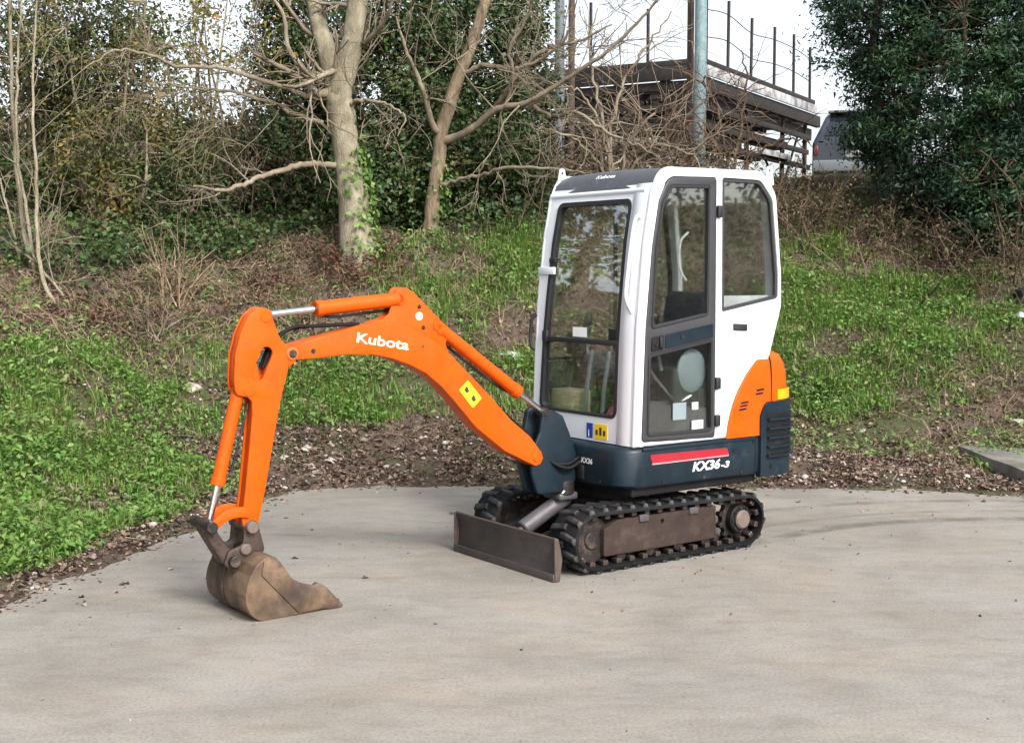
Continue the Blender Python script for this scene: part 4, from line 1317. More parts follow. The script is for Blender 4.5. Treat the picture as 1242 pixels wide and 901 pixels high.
M['brownleaf'] = leafmat('brown dead leaves', [(0.045, 0.034, 0.018), (0.085, 0.065, 0.034), (0.13, 0.095, 0.055), (0.06, 0.06, 0.025), (0.05, 0.065, 0.022), (0.17, 0.135, 0.08), (0.03, 0.024, 0.016)], 0.15, 0.8)
M['litter'] = leafmat('leaf litter', [(0.05, 0.034, 0.026), (0.12, 0.08, 0.06), (0.18, 0.12, 0.085), (0.085, 0.052, 0.042), (0.25, 0.18, 0.13), (0.15, 0.085, 0.065), (0.36, 0.28, 0.21), (0.04, 0.028, 0.022)], 0.08, 0.8)
M['redleaf'] = leafmat('reddish bramble leaves', [(0.07, 0.022, 0.018), (0.12, 0.04, 0.03), (0.10, 0.05, 0.03), (0.06, 0.05, 0.025), (0.15, 0.065, 0.045)], 0.2, 0.7)
M['grass'] = leafmat('grass blades', [(0.075, 0.17, 0.022), (0.12, 0.25, 0.034), (0.17, 0.33, 0.05), (0.13, 0.23, 0.045), (0.24, 0.35, 0.085), (0.28, 0.28, 0.12)], 0.35, 0.5, ([(0.20, 0.22, 0.07), (0.30, 0.29, 0.12), (0.14, 0.20, 0.05), (0.26, 0.21, 0.12)], 2.2, 0.62))
M['weed'] = leafmat('green weed leaves', [(0.055, 0.13, 0.022), (0.10, 0.215, 0.038), (0.14, 0.275, 0.05), (0.085, 0.175, 0.042), (0.20, 0.32, 0.075), (0.17, 0.20, 0.07)], 0.3, 0.5, ([(0.13, 0.17, 0.05), (0.20, 0.23, 0.075), (0.10, 0.14, 0.05), (0.23, 0.19, 0.10), (0.16, 0.22, 0.09)], 2.6, 0.60))
M['bark_pale'] = barkmat('pale grey bark', (0.13, 0.115, 0.075), (0.25, 0.22, 0.155), (0.36, 0.33, 0.245), 9, 0.8)
M['bark_brown'] = barkmat('brown bark', (0.09, 0.065, 0.042), (0.19, 0.145, 0.095), (0.30, 0.245, 0.17), 9, 0.8)
M['twig_pale'] = barkmat('pale twigs', (0.12, 0.095, 0.068), (0.19, 0.155, 0.112), (0.28, 0.24, 0.18), 4, 0.2)
M['twig_brown'] = barkmat('brown twigs', (0.055, 0.036, 0.026), (0.10, 0.068, 0.048), (0.17, 0.12, 0.085), 4, 0.2)
M['twig_tan'] = barkmat('dry tan stems', (0.17, 0.115, 0.075), (0.27, 0.195, 0.13), (0.38, 0.30, 0.21), 4, 0.2)
M['stone'] = surf('pale stone', (0.33, 0.30, 0.26), 0.85, vary=0.3, vscale=14, bump=0.5, bscale=40)

# ------------------------------------------------------------------ vegetation on the bank
def project(P):
    c, s = math.cos(PITCH), math.sin(PITCH)
    x, y, z = P[:, 0], P[:, 1], P[:, 2] - CAM_H
    yy = y * c - z * s
    zz = y * s + z * c
    return W_PX / 2 + F_PX * x / yy, H_PX / 2 - F_PX * zz / yy

def bank_points(n, y0=5.8, y1=18.5):
    n = int(n * 1.25)
    Y = rng.uniform(y0, y1, n)
    X = rng.uniform(-1, 1, n) * (0.54 * Y + 0.4)
    d = edge_dist(X, Y)
    Z = height(X, Y)
    return np.stack([X, Y, Z], 1), d

def blobs(u, v, lst):
    """soft sum of elliptic patches given where they appear on the bank"""
    w = np.zeros(len(u))
    for cx, cy, rx, ry, a in lst:
        q = ((u - cx) / rx) ** 2 + ((v - cy) / ry) ** 2
        w = np.maximum(w, a * np.clip(1.35 - q, 0, 1))
    return w

GREEN = [(40, 560, 130, 130, 1.0), (110, 480, 110, 60, 0.75), (170, 600, 90, 60, 0.7), (10, 690, 60, 45, 1.0), (210, 505, 60, 40, 0.55), (440, 480, 130, 42, 0.95), (540, 430, 60, 30, 0.45), (400, 440, 40, 30, 0.5),
         (1010, 350, 90, 60, 1.0), (1150, 385, 100, 42, 0.8), (1060, 420, 80, 40, 0.55), (1020, 480, 75, 32, 0.8), (960, 440, 60, 60, 0.6), (600, 330, 60, 40, 0.45), (560, 370, 90, 40, 0.3), (1190, 430, 60, 25, 0.35), (1215, 570, 40, 18, 0.4),
         (630, 470, 40, 45, 0.8), (30, 440, 60, 30, 0.5), (330, 500, 40, 35, 0.7), (980, 300, 50, 30, 0.9), (560, 350, 120, 60, 0.45), (260, 440, 150, 45, 0.25), (640, 330, 50, 60, 0.6), (1100, 340, 110, 40, 0.7), (1000, 270, 60, 40, 0.5), (1140, 460, 80, 35, 0.35), (90, 640, 90, 50, 0.8)]

def build_grass():
    P, d = bank_points(680000, 5.8, 17)
    u, v = project(P)
    n = vnoise(P[:, 0], P[:, 1], 2.2, 11) + 0.7 * vnoise(P[:, 0], P[:, 1], 6.0, 12)
    w = blobs(u, v, GREEN) * np.clip(0.72 + 2.1 * n, 0.05, 1)
    lim = 0.30 + 0.25 * vnoise(P[:, 0], P[:, 1], 3.0, 13)
    edge = np.where(u < 300, 0.06, 0.80) + lim * 0.6
    ok = (d > edge) & (rng.random(len(P)) < w * 0.95)
    P = P[ok]
    m = len(P)
    h = rng.uniform(0.025, 0.10, m) * (0.75 + 0.7 * (vnoise(P[:, 0], P[:, 1], 1.4, 15) + 0.5))
    far = np.clip((P[:, 1] - 9) / 5, 0, 1)
    h *= 1 + 0.5 * far
    wd = rng.uniform(0.0025, 0.005, m) * (1 + 0.4 * far)
    a = rng.uniform(0, 2 * math.pi, m)
    side = np.stack([np.cos(a), np.sin(a), np.zeros(m)], 1)
    lean = np.stack([-np.sin(a), np.cos(a), np.zeros(m)], 1) * (rng.normal(size=(m, 1)) * 1.0)
    up = np.array([0, 0, 1.0])
    b0 = P - up * 0.01
    mid = P + (up * 0.6 + lean * 0.35) * h[:, None]
    tip = P + (up * 0.95 + lean * 1.1) * h[:, None]
    s = side * wd[:, None]
    V = np.stack([b0 - s, b0 + s, mid + s * 0.75, mid - s * 0.75, tip], 1).reshape(-1, 3)
    i = np.arange(m) * 5
    Fc = np.concatenate([np.stack([i, i + 1, i + 2], 1), np.stack([i, i + 2, i + 3], 1), np.stack([i + 3, i + 2, i + 4], 1)])
    o = link_mesh('grass', np_mesh('grass', V, Fc), M['grass'])
    tag(o, 'green grass tufts growing in patches over the bank', 'grass', kind='stuff')

def build_dry_grass():
    P, d = bank_points(150000, 5.8, 17)
    u, v = project(P)
    n = vnoise(P[:, 0], P[:, 1], 1.7, 41) + 0.7 * vnoise(P[:, 0], P[:, 1], 5.0, 42)
    g = blobs(u, v, GREEN)
    ok = (d > 0.7) & (rng.random(len(P)) < np.clip(0.35 + 1.2 * n, 0.04, 0.9) * (1 - 0.65 * g))
    P = P[ok]
    m = len(P)
    a = rng.uniform(0, 2 * math.pi, m)
    h = rng.uniform(0.04, 0.16, m)
    dr = np.stack([np.cos(a), np.sin(a), rng.uniform(0.05, 0.9, m)], 1)
    sd_ = np.stack([-np.sin(a), np.cos(a), np.zeros(m)], 1) * rng.uniform(0.002, 0.0045, m)[:, None]
    mid = P + unit(dr) * h[:, None] * 0.55 + np.array([0, 0, 0.012])
    tip = P + unit(dr * np.array([1, 1, 0.35])) * h[:, None] + np.array([0, 0, 0.012])
    V = np.stack([P - sd_, P + sd_, mid + sd_ * 0.8, mid - sd_ * 0.8, tip], 1).reshape(-1, 3)
    i = np.arange(m) * 5
    Fc = np.concatenate([np.stack([i, i + 1, i + 2], 1), np.stack([i, i + 2, i + 3], 1), np.stack([i + 3, i + 2, i + 4], 1)])
    mt = leafmat('dry grass', [(0.13, 0.10, 0.06), (0.20, 0.16, 0.095), (0.27, 0.215, 0.13), (0.16, 0.11, 0.07), (0.10, 0.11, 0.045), (0.33, 0.27, 0.18)], 0.3, 0.7)
    o = link_mesh('dry_grass', np_mesh('dry_grass', V, Fc), mt)
    tag(o, 'flattened tan dry grass over the brown parts of the bank', 'dry grass', kind='stuff')

def build_weeds():
    P, d = bank_points(140000, 5.8, 17)
    u, v = project(P)
    n = vnoise(P[:, 0], P[:, 1], 2.2, 11) + 0.7 * vnoise(P[:, 0], P[:, 1], 5.0, 16)
    w = blobs(u, v, GREEN) * np.clip(0.62 + 2.2 * n, 0.0, 1) + 0.07
    lim = 0.3 * (vnoise(P[:, 0], P[:, 1], 3.0, 13) + 0.5)
    ok = (d > np.where(u < 300, 0.08, 0.75) + lim) & (rng.random(len(P)) < w * 0.42)
    P = P[ok]
    per = rng.integers(7, 18, len(P))
    idx = np.repeat(np.arange(len(P)), per)
    big = rng.uniform(0.6, 1.5, len(P))
    g = rng.normal(size=(len(idx), 3)) * np.array([0.055, 0.055, 0.0]) * big[idx][:, None]
    g[:, 2] = rng.uniform(0.005, 0.085, len(idx)) * big[idx]
    pos = P[idx] + g
    nrm = rng.normal(size=pos.shape) * 0.45 + np.array([0, -0.15, 0.9])
    o = link_mesh('weed_cover', leaf_mesh('weed_cover', pos, nrm, 0.016 + 0.050 * rng.random(len(pos)) ** 1.5, 0.55, 0.35), M['weed'])
    tag(o, 'low leafy green weeds mixed into the bank grass', 'weeds', kind='stuff')

def build_litter():
    P, d = bank_points(420000, 5.8, 17.5)
    u, v = project(P)
    g = blobs(u, v, GREEN)
    w = np.where(d < 1.3, 1.0, 0.62) * (1 - 0.55 * g)
    w = np.where(d < 0, 0.45 * np.exp(d / 0.06) + 0.012 * np.exp(d / 0.6), w) * np.clip(0.6 + 1.2 * vnoise(P[:, 0], P[:, 1], 3, 21), 0.1, 1)
    ok = (rng.random(len(P)) < w * 0.95)
    P = P[ok]; d = d[ok]
    P[:, 2] = np.maximum(P[:, 2], 0) + rng.uniform(0.002, 0.028, len(P)) * np.where(d < 0, 0.2, 1)
    nrm = rng.normal(size=P.shape) * np.where(d < 0, 0.18, 0.5)[:, None] + np.array([0, 0, 1.0])
    o = link_mesh('leaf_litter', leaf_mesh('leaf_litter', P, nrm, 0.014 + 0.045 * rng.random(len(P)) ** 2.2, 0.65, 0.5), M['litter'])
    tag(o, 'brown dead leaf litter along the foot of the bank', 'leaf litter', kind='stuff')

def pebble_mesh(seed, sub=1):
    r = np.random.default_rng(seed)
    bm = bmesh.new()
    bmesh.ops.create_icosphere(bm, subdivisions=sub, radius=1.0)
    ax = r.uniform(0.6, 1.2, 3)
    for v in bm.verts:
        k = 1 + r.uniform(-0.22, 0.22)
        v.co = Vector((v.co.x * ax[0] * k, v.co.y * ax[1] * k, v.co.z * 0.6 * k))
    V = np.array([v.co[:] for v in bm.verts]); Fc = np.array([[v.index for v in f.verts] for f in bm.faces])
    bm.free()
    return V, Fc

def build_gravel():
    P, d = bank_points(26000, 6, 15)
    u, v = project(P)
    w = np.where(d < 1.6, 0.35, 0.02) * np.where((u > 930) & (d < 2.6), 1.6, 1)
    ok = (d > -0.02) & (rng.random(len(P)) < w * 0.5)
    P = P[ok]
    Vs, Fs, off = [], [], 0
    base = [pebble_mesh(i) for i in range(6)]
    for p in P:
        V, Fc = base[rng.integers(6)]
        s = rng.uniform(0.008, 0.022) * (2.0 if rng.random() < 0.06 else 1)
        a = rng.uniform(0, 6.28)
        c, sn = math.cos(a), math.sin(a)
        Q = V * s
        Q = np.stack([Q[:, 0] * c - Q[:, 1] * sn, Q[:, 0] * sn + Q[:, 1] * c, Q[:, 2]], 1) + p + np.array([0, 0, s * 0.45])
        Vs.append(Q); Fs.append(Fc + off); off += len(V)
    m = leafmat('gravel', [(0.16, 0.13, 0.11), (0.26, 0.22, 0.19), (0.36, 0.32, 0.28), (0.22, 0.15, 0.12), (0.45, 0.42, 0.38), (0.12, 0.10, 0.09)], 0.0, 0.9)
    o = link_mesh('gravel', np_mesh('gravel', np.concatenate(Vs), np.concatenate(Fs)), m)
    tag(o, 'small stones and rubble scattered through the litter', 'gravel', kind='stuff')

def build_stems():
    """dead bramble and stalk tangle lying over the bank"""
    P, d = bank_points(21000, 7, 17)
    u, v = project(P)
    w = blobs(u, v, [(230, 350, 260, 75, 1.0), (160, 420, 160, 40, 0.6), (560, 350, 110, 60, 0.6), (430, 330, 90, 40, 0.9), (900, 270, 130, 60, 0.6), (1120, 300, 150, 60, 0.8), (1180, 480, 90, 60, 0.5), (700, 300, 80, 70, 0.7), (1000, 260, 80, 50, 0.8)]) + 0.04
    ok = (d > 0.5) & (rng.random(len(P)) < w * 0.75)
    P = P[ok]
    lines = []
    for p in P:
        L = rng.uniform(0.10, 0.5)
        a = rng.uniform(0, 6.28)
        e = np.array([math.cos(a), math.sin(a), 0]) * L
        h = rng.uniform(0.03, 0.32) * L
        t = np.linspace(0, 1, 6)[:, None]
        Q = p + e * t + np.array([0, 0, 1.0]) * (h * 4 * t * (1 - t)) + rng.normal(size=(6, 3)) * 0.02
        Q[:, 2] += height(Q[:, 0], Q[:, 1]) - P_height(p)
        lines.append((Q, np.linspace(1, 0.5, 6) * rng.uniform(0.0018, 0.0042)))
    o = link_mesh('dead_stems', tubes_mesh('dead_stems', lines, 3), M['twig_tan'])
    tag(o, 'tangle of dry tan stalks and bramble stems on the bank', 'dead stems', kind='stuff')
    P2, d2 = bank_points(2600, 7, 17)
    ok = (d2 > 0.02) & (rng.random(len(P2)) < np.where(d2 < 1.6, 0.35, 0.2))
    lines = []
    for p in P2[ok]:
        L = rng.uniform(0.05, 0.22); a = rng.uniform(0, 6.28)
        e = np.array([math.cos(a), math.sin(a), 0]) * L
        t = np.linspace(0, 1, 4)[:, None]
        Q = p + e * t + rng.normal(size=(4, 3)) * 0.008
        Q[:, 2] = height(Q[:, 0], Q[:, 1]) + 0.02 + rng.uniform(0, 0.03)
        lines.append((Q, np.linspace(1, 0.6, 4) * rng.uniform(0.002, 0.005)))
    o = link_mesh('fallen_twigs', tubes_mesh('fallen_twigs', lines, 4), M['twig_pale'])
    tag(o, 'short fallen twigs strewn over the leaf litter', 'twigs', kind='stuff')

def P_height(p):
    return hgt(p[0], p[1])

def build_red_brambles():
    P, d = bank_points(26000, 11, 15)
    u, v = project(P)
    w = blobs(u, v, [(425, 330, 75, 28, 1.0), (340, 345, 60, 25, 0.5), (130, 400, 120, 25, 0.35), (1130, 300, 120, 35, 0.35), (270, 400, 80, 30, 0.3)])
    ok = (rng.random(len(P)) < w * 0.8)
    P = P[ok]
    idx = np.repeat(np.arange(len(P)), 5)
    pos = P[idx] + rng.normal(size=(len(idx), 3)) * np.array([0.05, 0.05, 0.0])
    pos[:, 2] += rng.uniform(0.01, 0.2, len(idx))
    nrm = rng.normal(size=pos.shape) * 0.6 + np.array([0, 0, 0.7])
    o = link_mesh('bramble_leaves', leaf_mesh('bramble_leaves', pos, nrm, rng.uniform(0.025, 0.055, len(pos)), 0.6, 0.4), M['redleaf'])
    tag(o, 'reddish brown bramble leaves below the pale trunk', 'brambles', kind='stuff')

def build_ivy_ground():
    P, d = bank_points(60000, 11.5, 18.5)
    u, v = project(P)
    w = blobs(u, v, [(200, 300, 200, 32, 1.0), (330, 285, 120, 30, 1.0), (540, 292, 130, 28, 0.9), (60, 330, 90, 40, 0.9), (600, 270, 70, 30, 0.8), (400, 300, 70, 20, 0.6), (1130, 270, 90, 40, 0.6)])
    ok = (rng.random(len(P)) < w * 0.5 * np.clip(0.45 + 2.4 * vnoise(P[:, 0], P[:, 1], 1.8, 51), 0.02, 1))
    P = P[ok]
    idx = np.repeat(np.arange(len(P)), 5)
    pos = P[idx] + rng.normal(size=(len(idx), 3)) * np.array([0.07, 0.07, 0.0])
    pos[:, 2] += rng.uniform(0.01, 0.26, len(idx))
    nrm = rng.normal(size=pos.shape) * 0.5 + np.array([0, -0.3, 0.8])
    o = link_mesh('ivy_cover', leaf_mesh('ivy_cover', pos, nrm, rng.uniform(0.03, 0.075, len(pos)), 0.75, 0.3), M['ivy'])
    tag(o, 'dark ivy covering the ground along the top of the bank', 'ivy', kind='stuff')

build_grass(); build_dry_grass(); build_weeds(); build_litter(); build_gravel(); build_stems(); build_red_brambles(); build_ivy_ground()

def build_crumbs():
    n = 420
    P = np.stack([rng.uniform(-2.6, 4.2, n), rng.uniform(4.0, 10.0, n), np.zeros(n)], 1)
    k = n // 2
    P[:k, 0] = 0.9 + rng.normal(size=k) * 0.75; P[:k, 1] = 7.9 + rng.normal(size=k) * 0.6
    P = P[edge_dist(P[:, 0], P[:, 1]) < -0.03]
    P[:, 2] = 0.004
    o = link_mesh('soil_crumbs', leaf_mesh('soil_crumbs', P, rng.normal(size=P.shape) * 0.4 + np.array([0, 0, 1.0]), 0.006 + 0.02 * rng.random(len(P)) ** 3, 0.7, 0.8), M['litter'])
    tag(o, 'crumbs of soil and leaf dropped over the concrete', 'crumbs', kind='stuff')
build_crumbs()

# ------------------------------------------------------------------ trees and shrubs
def base_of(px, d):
    """ground point on the plateau below a picture column at distance d"""
    x = (px - W_PX / 2) / F_PX * d
    return np.array([x, d, hgt(x, d)])

def shrub(name, label, cat, px, py, d, rad, lumps, per, lump_r, leaf, mat, stem_mat, group=None, aspect=0.5, shell=0.35, stems=7, flat=0.75, twigs=2, stem_r=0.03):
    c = at(px, py, d)
    b = base_of(px, d)
    root = empty(name, tuple(b))
    tag(root, label, cat, group)
    C, pos, nrm = crown_points(c, rad, lumps, per, lump_r, flat, shell)
    keep = pos[:, 2] > b[2] - 0.1
    pos, nrm = pos[keep], nrm[keep]
    lines = []
    hubs = []
    for s in range(stems):
        top = c + np.array([rng.uniform(-0.6, 0.6) * rad[0], rng.uniform(-0.6, 0.6) * rad[1], rng.uniform(0.1, 0.7) * rad[2]])
        st = b + np.array([rng.normal() * 0.15 * rad[0], rng.normal() * 0.15, -0.05])
        mid = (st + top) / 2 + rng.normal(size=3) * 0.15 * rad[0]
        q, r = smooth_path([st, mid, top], [stem_r * rng.uniform(0.7, 1.2), stem_r * 0.6, stem_r * 0.3], 5)
        lines.append((q, r))
        hubs += [q[len(q) // 2], q[-3], q[-1]]
    hubs = np.array(hubs)
    trunk = link_mesh('trunk', tubes_mesh('trunk', [(q - b, r) for q, r in lines], 7), stem_mat, root)
    tw = []
    for lc in C:
        h = hubs[np.argmin(((hubs - lc) ** 2).sum(1))]
        q, r = smooth_path([h, (h + lc) / 2 + rng.normal(size=3) * 0.08, lc], [0.012, 0.008, 0.004], 3)
        tw.append((q - b, r))
        for _ in range(twigs):
            grow(lc - b, rng.normal(size=3), lump_r * rng.uniform(0.8, 1.7), 0.005, 0, tw, 0.0, 0.25, seg=4)
    tag(link_mesh('branches', tubes_mesh('branches', tw, 4), stem_mat, root), kind='stuff')
    sz = (0.45 + 1.15 * rng.random(len(pos)) ** 1.4) * leaf
    link_mesh('crown', leaf_mesh('crown', pos - b, nrm, sz, aspect, 0.3), mat, root)
    return root

# dark evergreens behind the two trunks
EV = [(372, 50, 15.6, (0.6, 0.6, 1.8), 85, 'tall dark ivy-clad tree just left of the pale trunk'),
      (485, 120, 15.0, (0.8, 0.8, 1.6), 125, 'dark evergreen bush filling the gap between the two trunks'),
      (585, 60, 15.8, (1.0, 0.9, 1.5), 120, 'dark evergreen tree behind the leaning trunk'),
      (470, 235, 14.3, (0.62, 0.5, 0.55), 70, 'low dark ivy bush right of the pale trunk base'),
      (590, 225, 14.6, (0.85, 0.6, 0.72), 90, 'broad dark holly bush right of the leaning trunk base'),
      (355, 215, 15.2, (0.7, 0.6, 0.75), 70, 'dark ivy bush left of the pale trunk base')]
for px, py, d, rad, n, lab in EV:
    shrub('evergreen_tree' if rad[2] > 1 else 'evergreen_bush', lab, 'tree' if rad[2] > 1 else 'bush', px, py, d, rad, int(n * 1.4), 150, 0.27, 0.054, M['ivy'], M['twig_brown'], 'dark evergreens along the bank top', 0.62, 0.25, 5, 0.8, 1, 0.05)
# autumn shrubs on the left
OL = [(30, 70, 14.6, (0.9, 0.8, 1.6), 78, 'olive', 'olive autumn tree at the far left edge behind the saplings'),
      (130, 60, 14.2, (0.95, 0.8, 1.2), 84, 'olive', 'yellowing tree with drooping sprays, second from the left edge'),
      (150, 215, 13.7, (0.95, 0.6, 0.75), 85, 'olive', 'straggly olive bush low on the bank left of the dead shrub'),
      (222, 180, 14.4, (0.5, 0.6, 0.9), 44, 'olive', 'thin olive shrub with bare twigs left of the brown thicket'),
      (40, 245, 14.0, (0.7, 0.6, 0.65), 60, 'ivy', 'dark green bush behind the sapling stems at the left edge'),
      (205, 250, 13.9, (0.7, 0.5, 0.42), 46, 'ivy', 'low green bush between the olive bush and the brown thicket'),
      (95, 150, 14.9, (0.7, 0.6, 0.7), 50, 'ivy', 'mid green bush tangled behind the sapling stems'),
      (255, 40, 15.5, (1.1, 0.8, 0.85), 26, 'yellowing', 'sparse tree crown with sky gaps above the brown thicket')]
for px, py, d, rad, n, mt, lab in OL:
    shrub('autumn_shrub' if rad[2] < 1.1 else 'autumn_tree', lab, 'shrub' if rad[2] < 1.1 else 'tree', px, py, d, rad, n, 125, 0.25, 0.052, M[mt], M['twig_pale'] if mt != 'ivy' else M['twig_brown'], 'autumn shrubs on the left of the bank', 0.5, 0.15, 8, 1.15, 4, 0.028)

# dark conifers on the right
CO = [(1088, 5, 15.6, (1.0, 0.8, 1.35), 165, 'tall dark conifer nearest the steel platform'),
      (1185, 70, 15.0, (1.05, 0.8, 1.9), 210, 'dense dark conifer in the top right corner, second from the platform'),
      (1262, 120, 14.6, (0.9, 0.8, 1.7), 160, 'dark conifer cut off by the right edge of the picture')]
for px, py, d, rad, n, lab in CO:
    shrub('conifer', lab, 'tree', px, py, d, rad, int(n * 1.35), 165, 0.27, 0.060, M['conifer'], M['twig_brown'], 'dark conifers on the right', 0.34, 0.25, 3, 0.6, 1, 0.08)

for px, py, d, rad, n, lab in ((1072, 158, 15.5, (0.42, 0.4, 0.46), 50, 'drooping conifer sprays hanging over the parked car'), (1140, 222, 15.2, (0.75, 0.5, 0.42), 60, 'low dark conifer bush under the tall conifers, left one'), (1225, 235, 14.4, (0.7, 0.5, 0.62), 80, 'low dark conifer bush under the tall conifers at the right edge')):
    shrub('conifer_bush', lab, 'bush', px, py, d, rad, n, 120, 0.26, 0.055, M['conifer'], M['twig_brown'], 'dark conifers on the right', 0.34, 0.2, 3, 0.7, 1, 0.03)

# unseen hedge added so the cab glass reflects foliage, not bare sky
for x, y, rx, lab in ((-6.6, 9.6, 1.6, 'added unseen bush on the left bank, darkening the reflection in the cab front'), (-7.4, 12.2, 1.7, 'added unseen bush further back on the left bank for the cab front reflection'),
                      (13.5, 7.4, 1.8, 'added unseen bush right of the yard, reflected in the cab side'), (13.8, 3.8, 1.9, 'added unseen bush right of the camera for the cab side reflection')):
    b = np.array([x, y, hgt(x, y)])
    root = empty('evergreen_bush', tuple(b)); tag(root, lab, 'bush', 'added hedge out of view')
    C_, pos, nrm = crown_points((0, 0, 2.3), (rx, rx, 2.8), 150, 60, 0.55, 0.8, 0.3)
    link_mesh('crown', leaf_mesh('crown', pos, nrm, rng.uniform(0.08, 0.16, len(pos)), 0.6, 0.3), M['olive'], root)
    link_mesh('trunk', tubes_mesh('trunk', [smooth_path([(0, 0, -0.1), (0.1, 0, 0.8), (0, 0.1, 1.8)], [0.12, 0.09, 0.04], 4)], 8), M['bark_brown'], root)

# brown thickets: behind the cab, between the shrubs, under the conifers
def thicket(lst, name, label, lm=None):
    lines, pos = [], []
    for px, py, d, rx, rz, n in lst:
        c = at(px, py, d)
        for _ in range(n):
            x = c[0] + rng.normal() * rx * 0.5
            y = d + rng.normal() * 0.5
            b = np.array([x, y, hgt(x, y)])
            L = max(0.3, (c[2] + rz * rng.uniform(-0.3, 1.0)) - b[2])
            grow(b, np.array([rng.normal() * 0.35, rng.normal() * 0.3, 1.0]), L * rng.uniform(0.7, 1.15), rng.uniform(0.006, 0.014), 1, lines, -0.06, 0.2, (3, 6), 0.7, 0.5, 6)
    o = link_mesh(name, tubes_mesh(name, lines, 3), M['twig_brown'])
    tag(o, label, 'thicket', kind='stuff')
    ends = np.concatenate([q[2:] for q, r in lines])
    k = rng.random(len(ends)) < 0.9
    idx = np.repeat(np.nonzero(k)[0], 2)
    p = ends[idx] + rng.normal(size=(len(idx), 3)) * 0.06
    o2 = link_mesh(name + '_leaves', leaf_mesh(name + '_leaves', p, rng.normal(size=p.shape) + np.array([0, 0, 0.4]), rng.uniform(0.025, 0.06, len(p)), 0.55, 0.4), lm or M['brownleaf'])
    tag(o2, 'withered brown leaves still hanging in the ' + label.split(' of ')[-1], 'leaves', kind='stuff')

thicket([(300, 185, 15.4, 0.7, 0.75, 95), (330, 190, 17.0, 1.1, 0.9, 60), (200, 230, 16.5, 1.4, 0.7, 70), (90, 160, 17, 1.4, 1.2, 70)], 'bare_thicket', 'mass of bare brown twigs behind the left shrubs', leafmat('purplish dead leaves', [(0.035, 0.022, 0.02), (0.07, 0.042, 0.036), (0.10, 0.062, 0.05), (0.05, 0.036, 0.024), (0.14, 0.10, 0.07)], 0.15, 0.8))
thicket([(700, 190, 15.2, 0.8, 0.75, 80), (820, 200, 15.5, 0.9, 0.45, 70), (930, 215, 15.6, 0.8, 0.35, 60), (640, 230, 15.0, 0.6, 0.6, 50), (760, 160, 17.5, 1.2, 0.5, 60)], 'scrub', 'brown scrub of thin stems behind the cab')
thicket([(1110, 262, 15.0, 1.0, 0.2, 30), (1200, 275, 14.2, 0.8, 0.4, 36), (1030, 245, 15.6, 0.6, 0.2, 30)], 'undergrowth', 'brown undergrowth of twigs below the conifers')

# dry tan sprays drooping through the left shrubs
lines = []
for _ in range(90):
    p = at(rng.uniform(60, 290), rng.uniform(60, 260), rng.uniform(12.9, 14.0))
    grow(p, np.array([rng.normal() * 0.7, rng.normal() * 0.4, 0.35]), rng.uniform(0.25, 0.8), rng.uniform(0.0025, 0.005), 1, lines, -0.28, 0.16, (2, 5), 0.5, 0.5, 6)
lines = [(q, r) for q, r in lines]
tag(link_mesh('drooping_stems', tubes_mesh('drooping_stems', lines, 3), M['twig_pale']), 'dry tan twigs drooping through the shrubs on the left', 'twigs', kind='stuff')

# far wood closing the gaps behind everything on the left
def far_wood():
    P = []
    for px, d, top in [(x, dd, t) for x, dd, t in zip(range(-440, 700, 38), [21, 23, 22, 24, 21.5] * 6, [125, 105, 140, 150, 160] * 6)]:
        b = base_of(px, d)
        c = at(px, top, d)
        h = max(0.6, c[2] - b[2])
        _, p, _n = crown_points((b + c) / 2, (1.0, 0.8, h * 0.55), 26, 60, 0.42, 0.8, 0.2)
        P.append(p)
    P = np.concatenate(P)
    o = link_mesh('far_wood', leaf_mesh('far_wood', P, rng.normal(size=P.shape) + np.array([0, -0.3, 0.5]), rng.uniform(0.07, 0.15, len(P)), 0.6, 0.3), leafmat('far leaves', [(0.02, 0.03, 0.014), (0.04, 0.045, 0.02), (0.06, 0.05, 0.03), (0.035, 0.03, 0.02), (0.03, 0.05, 0.02)], 0.2))
    tag(o, 'dim far wood seen between the shrubs and trunks', 'wood', kind='stuff')
far_wood()

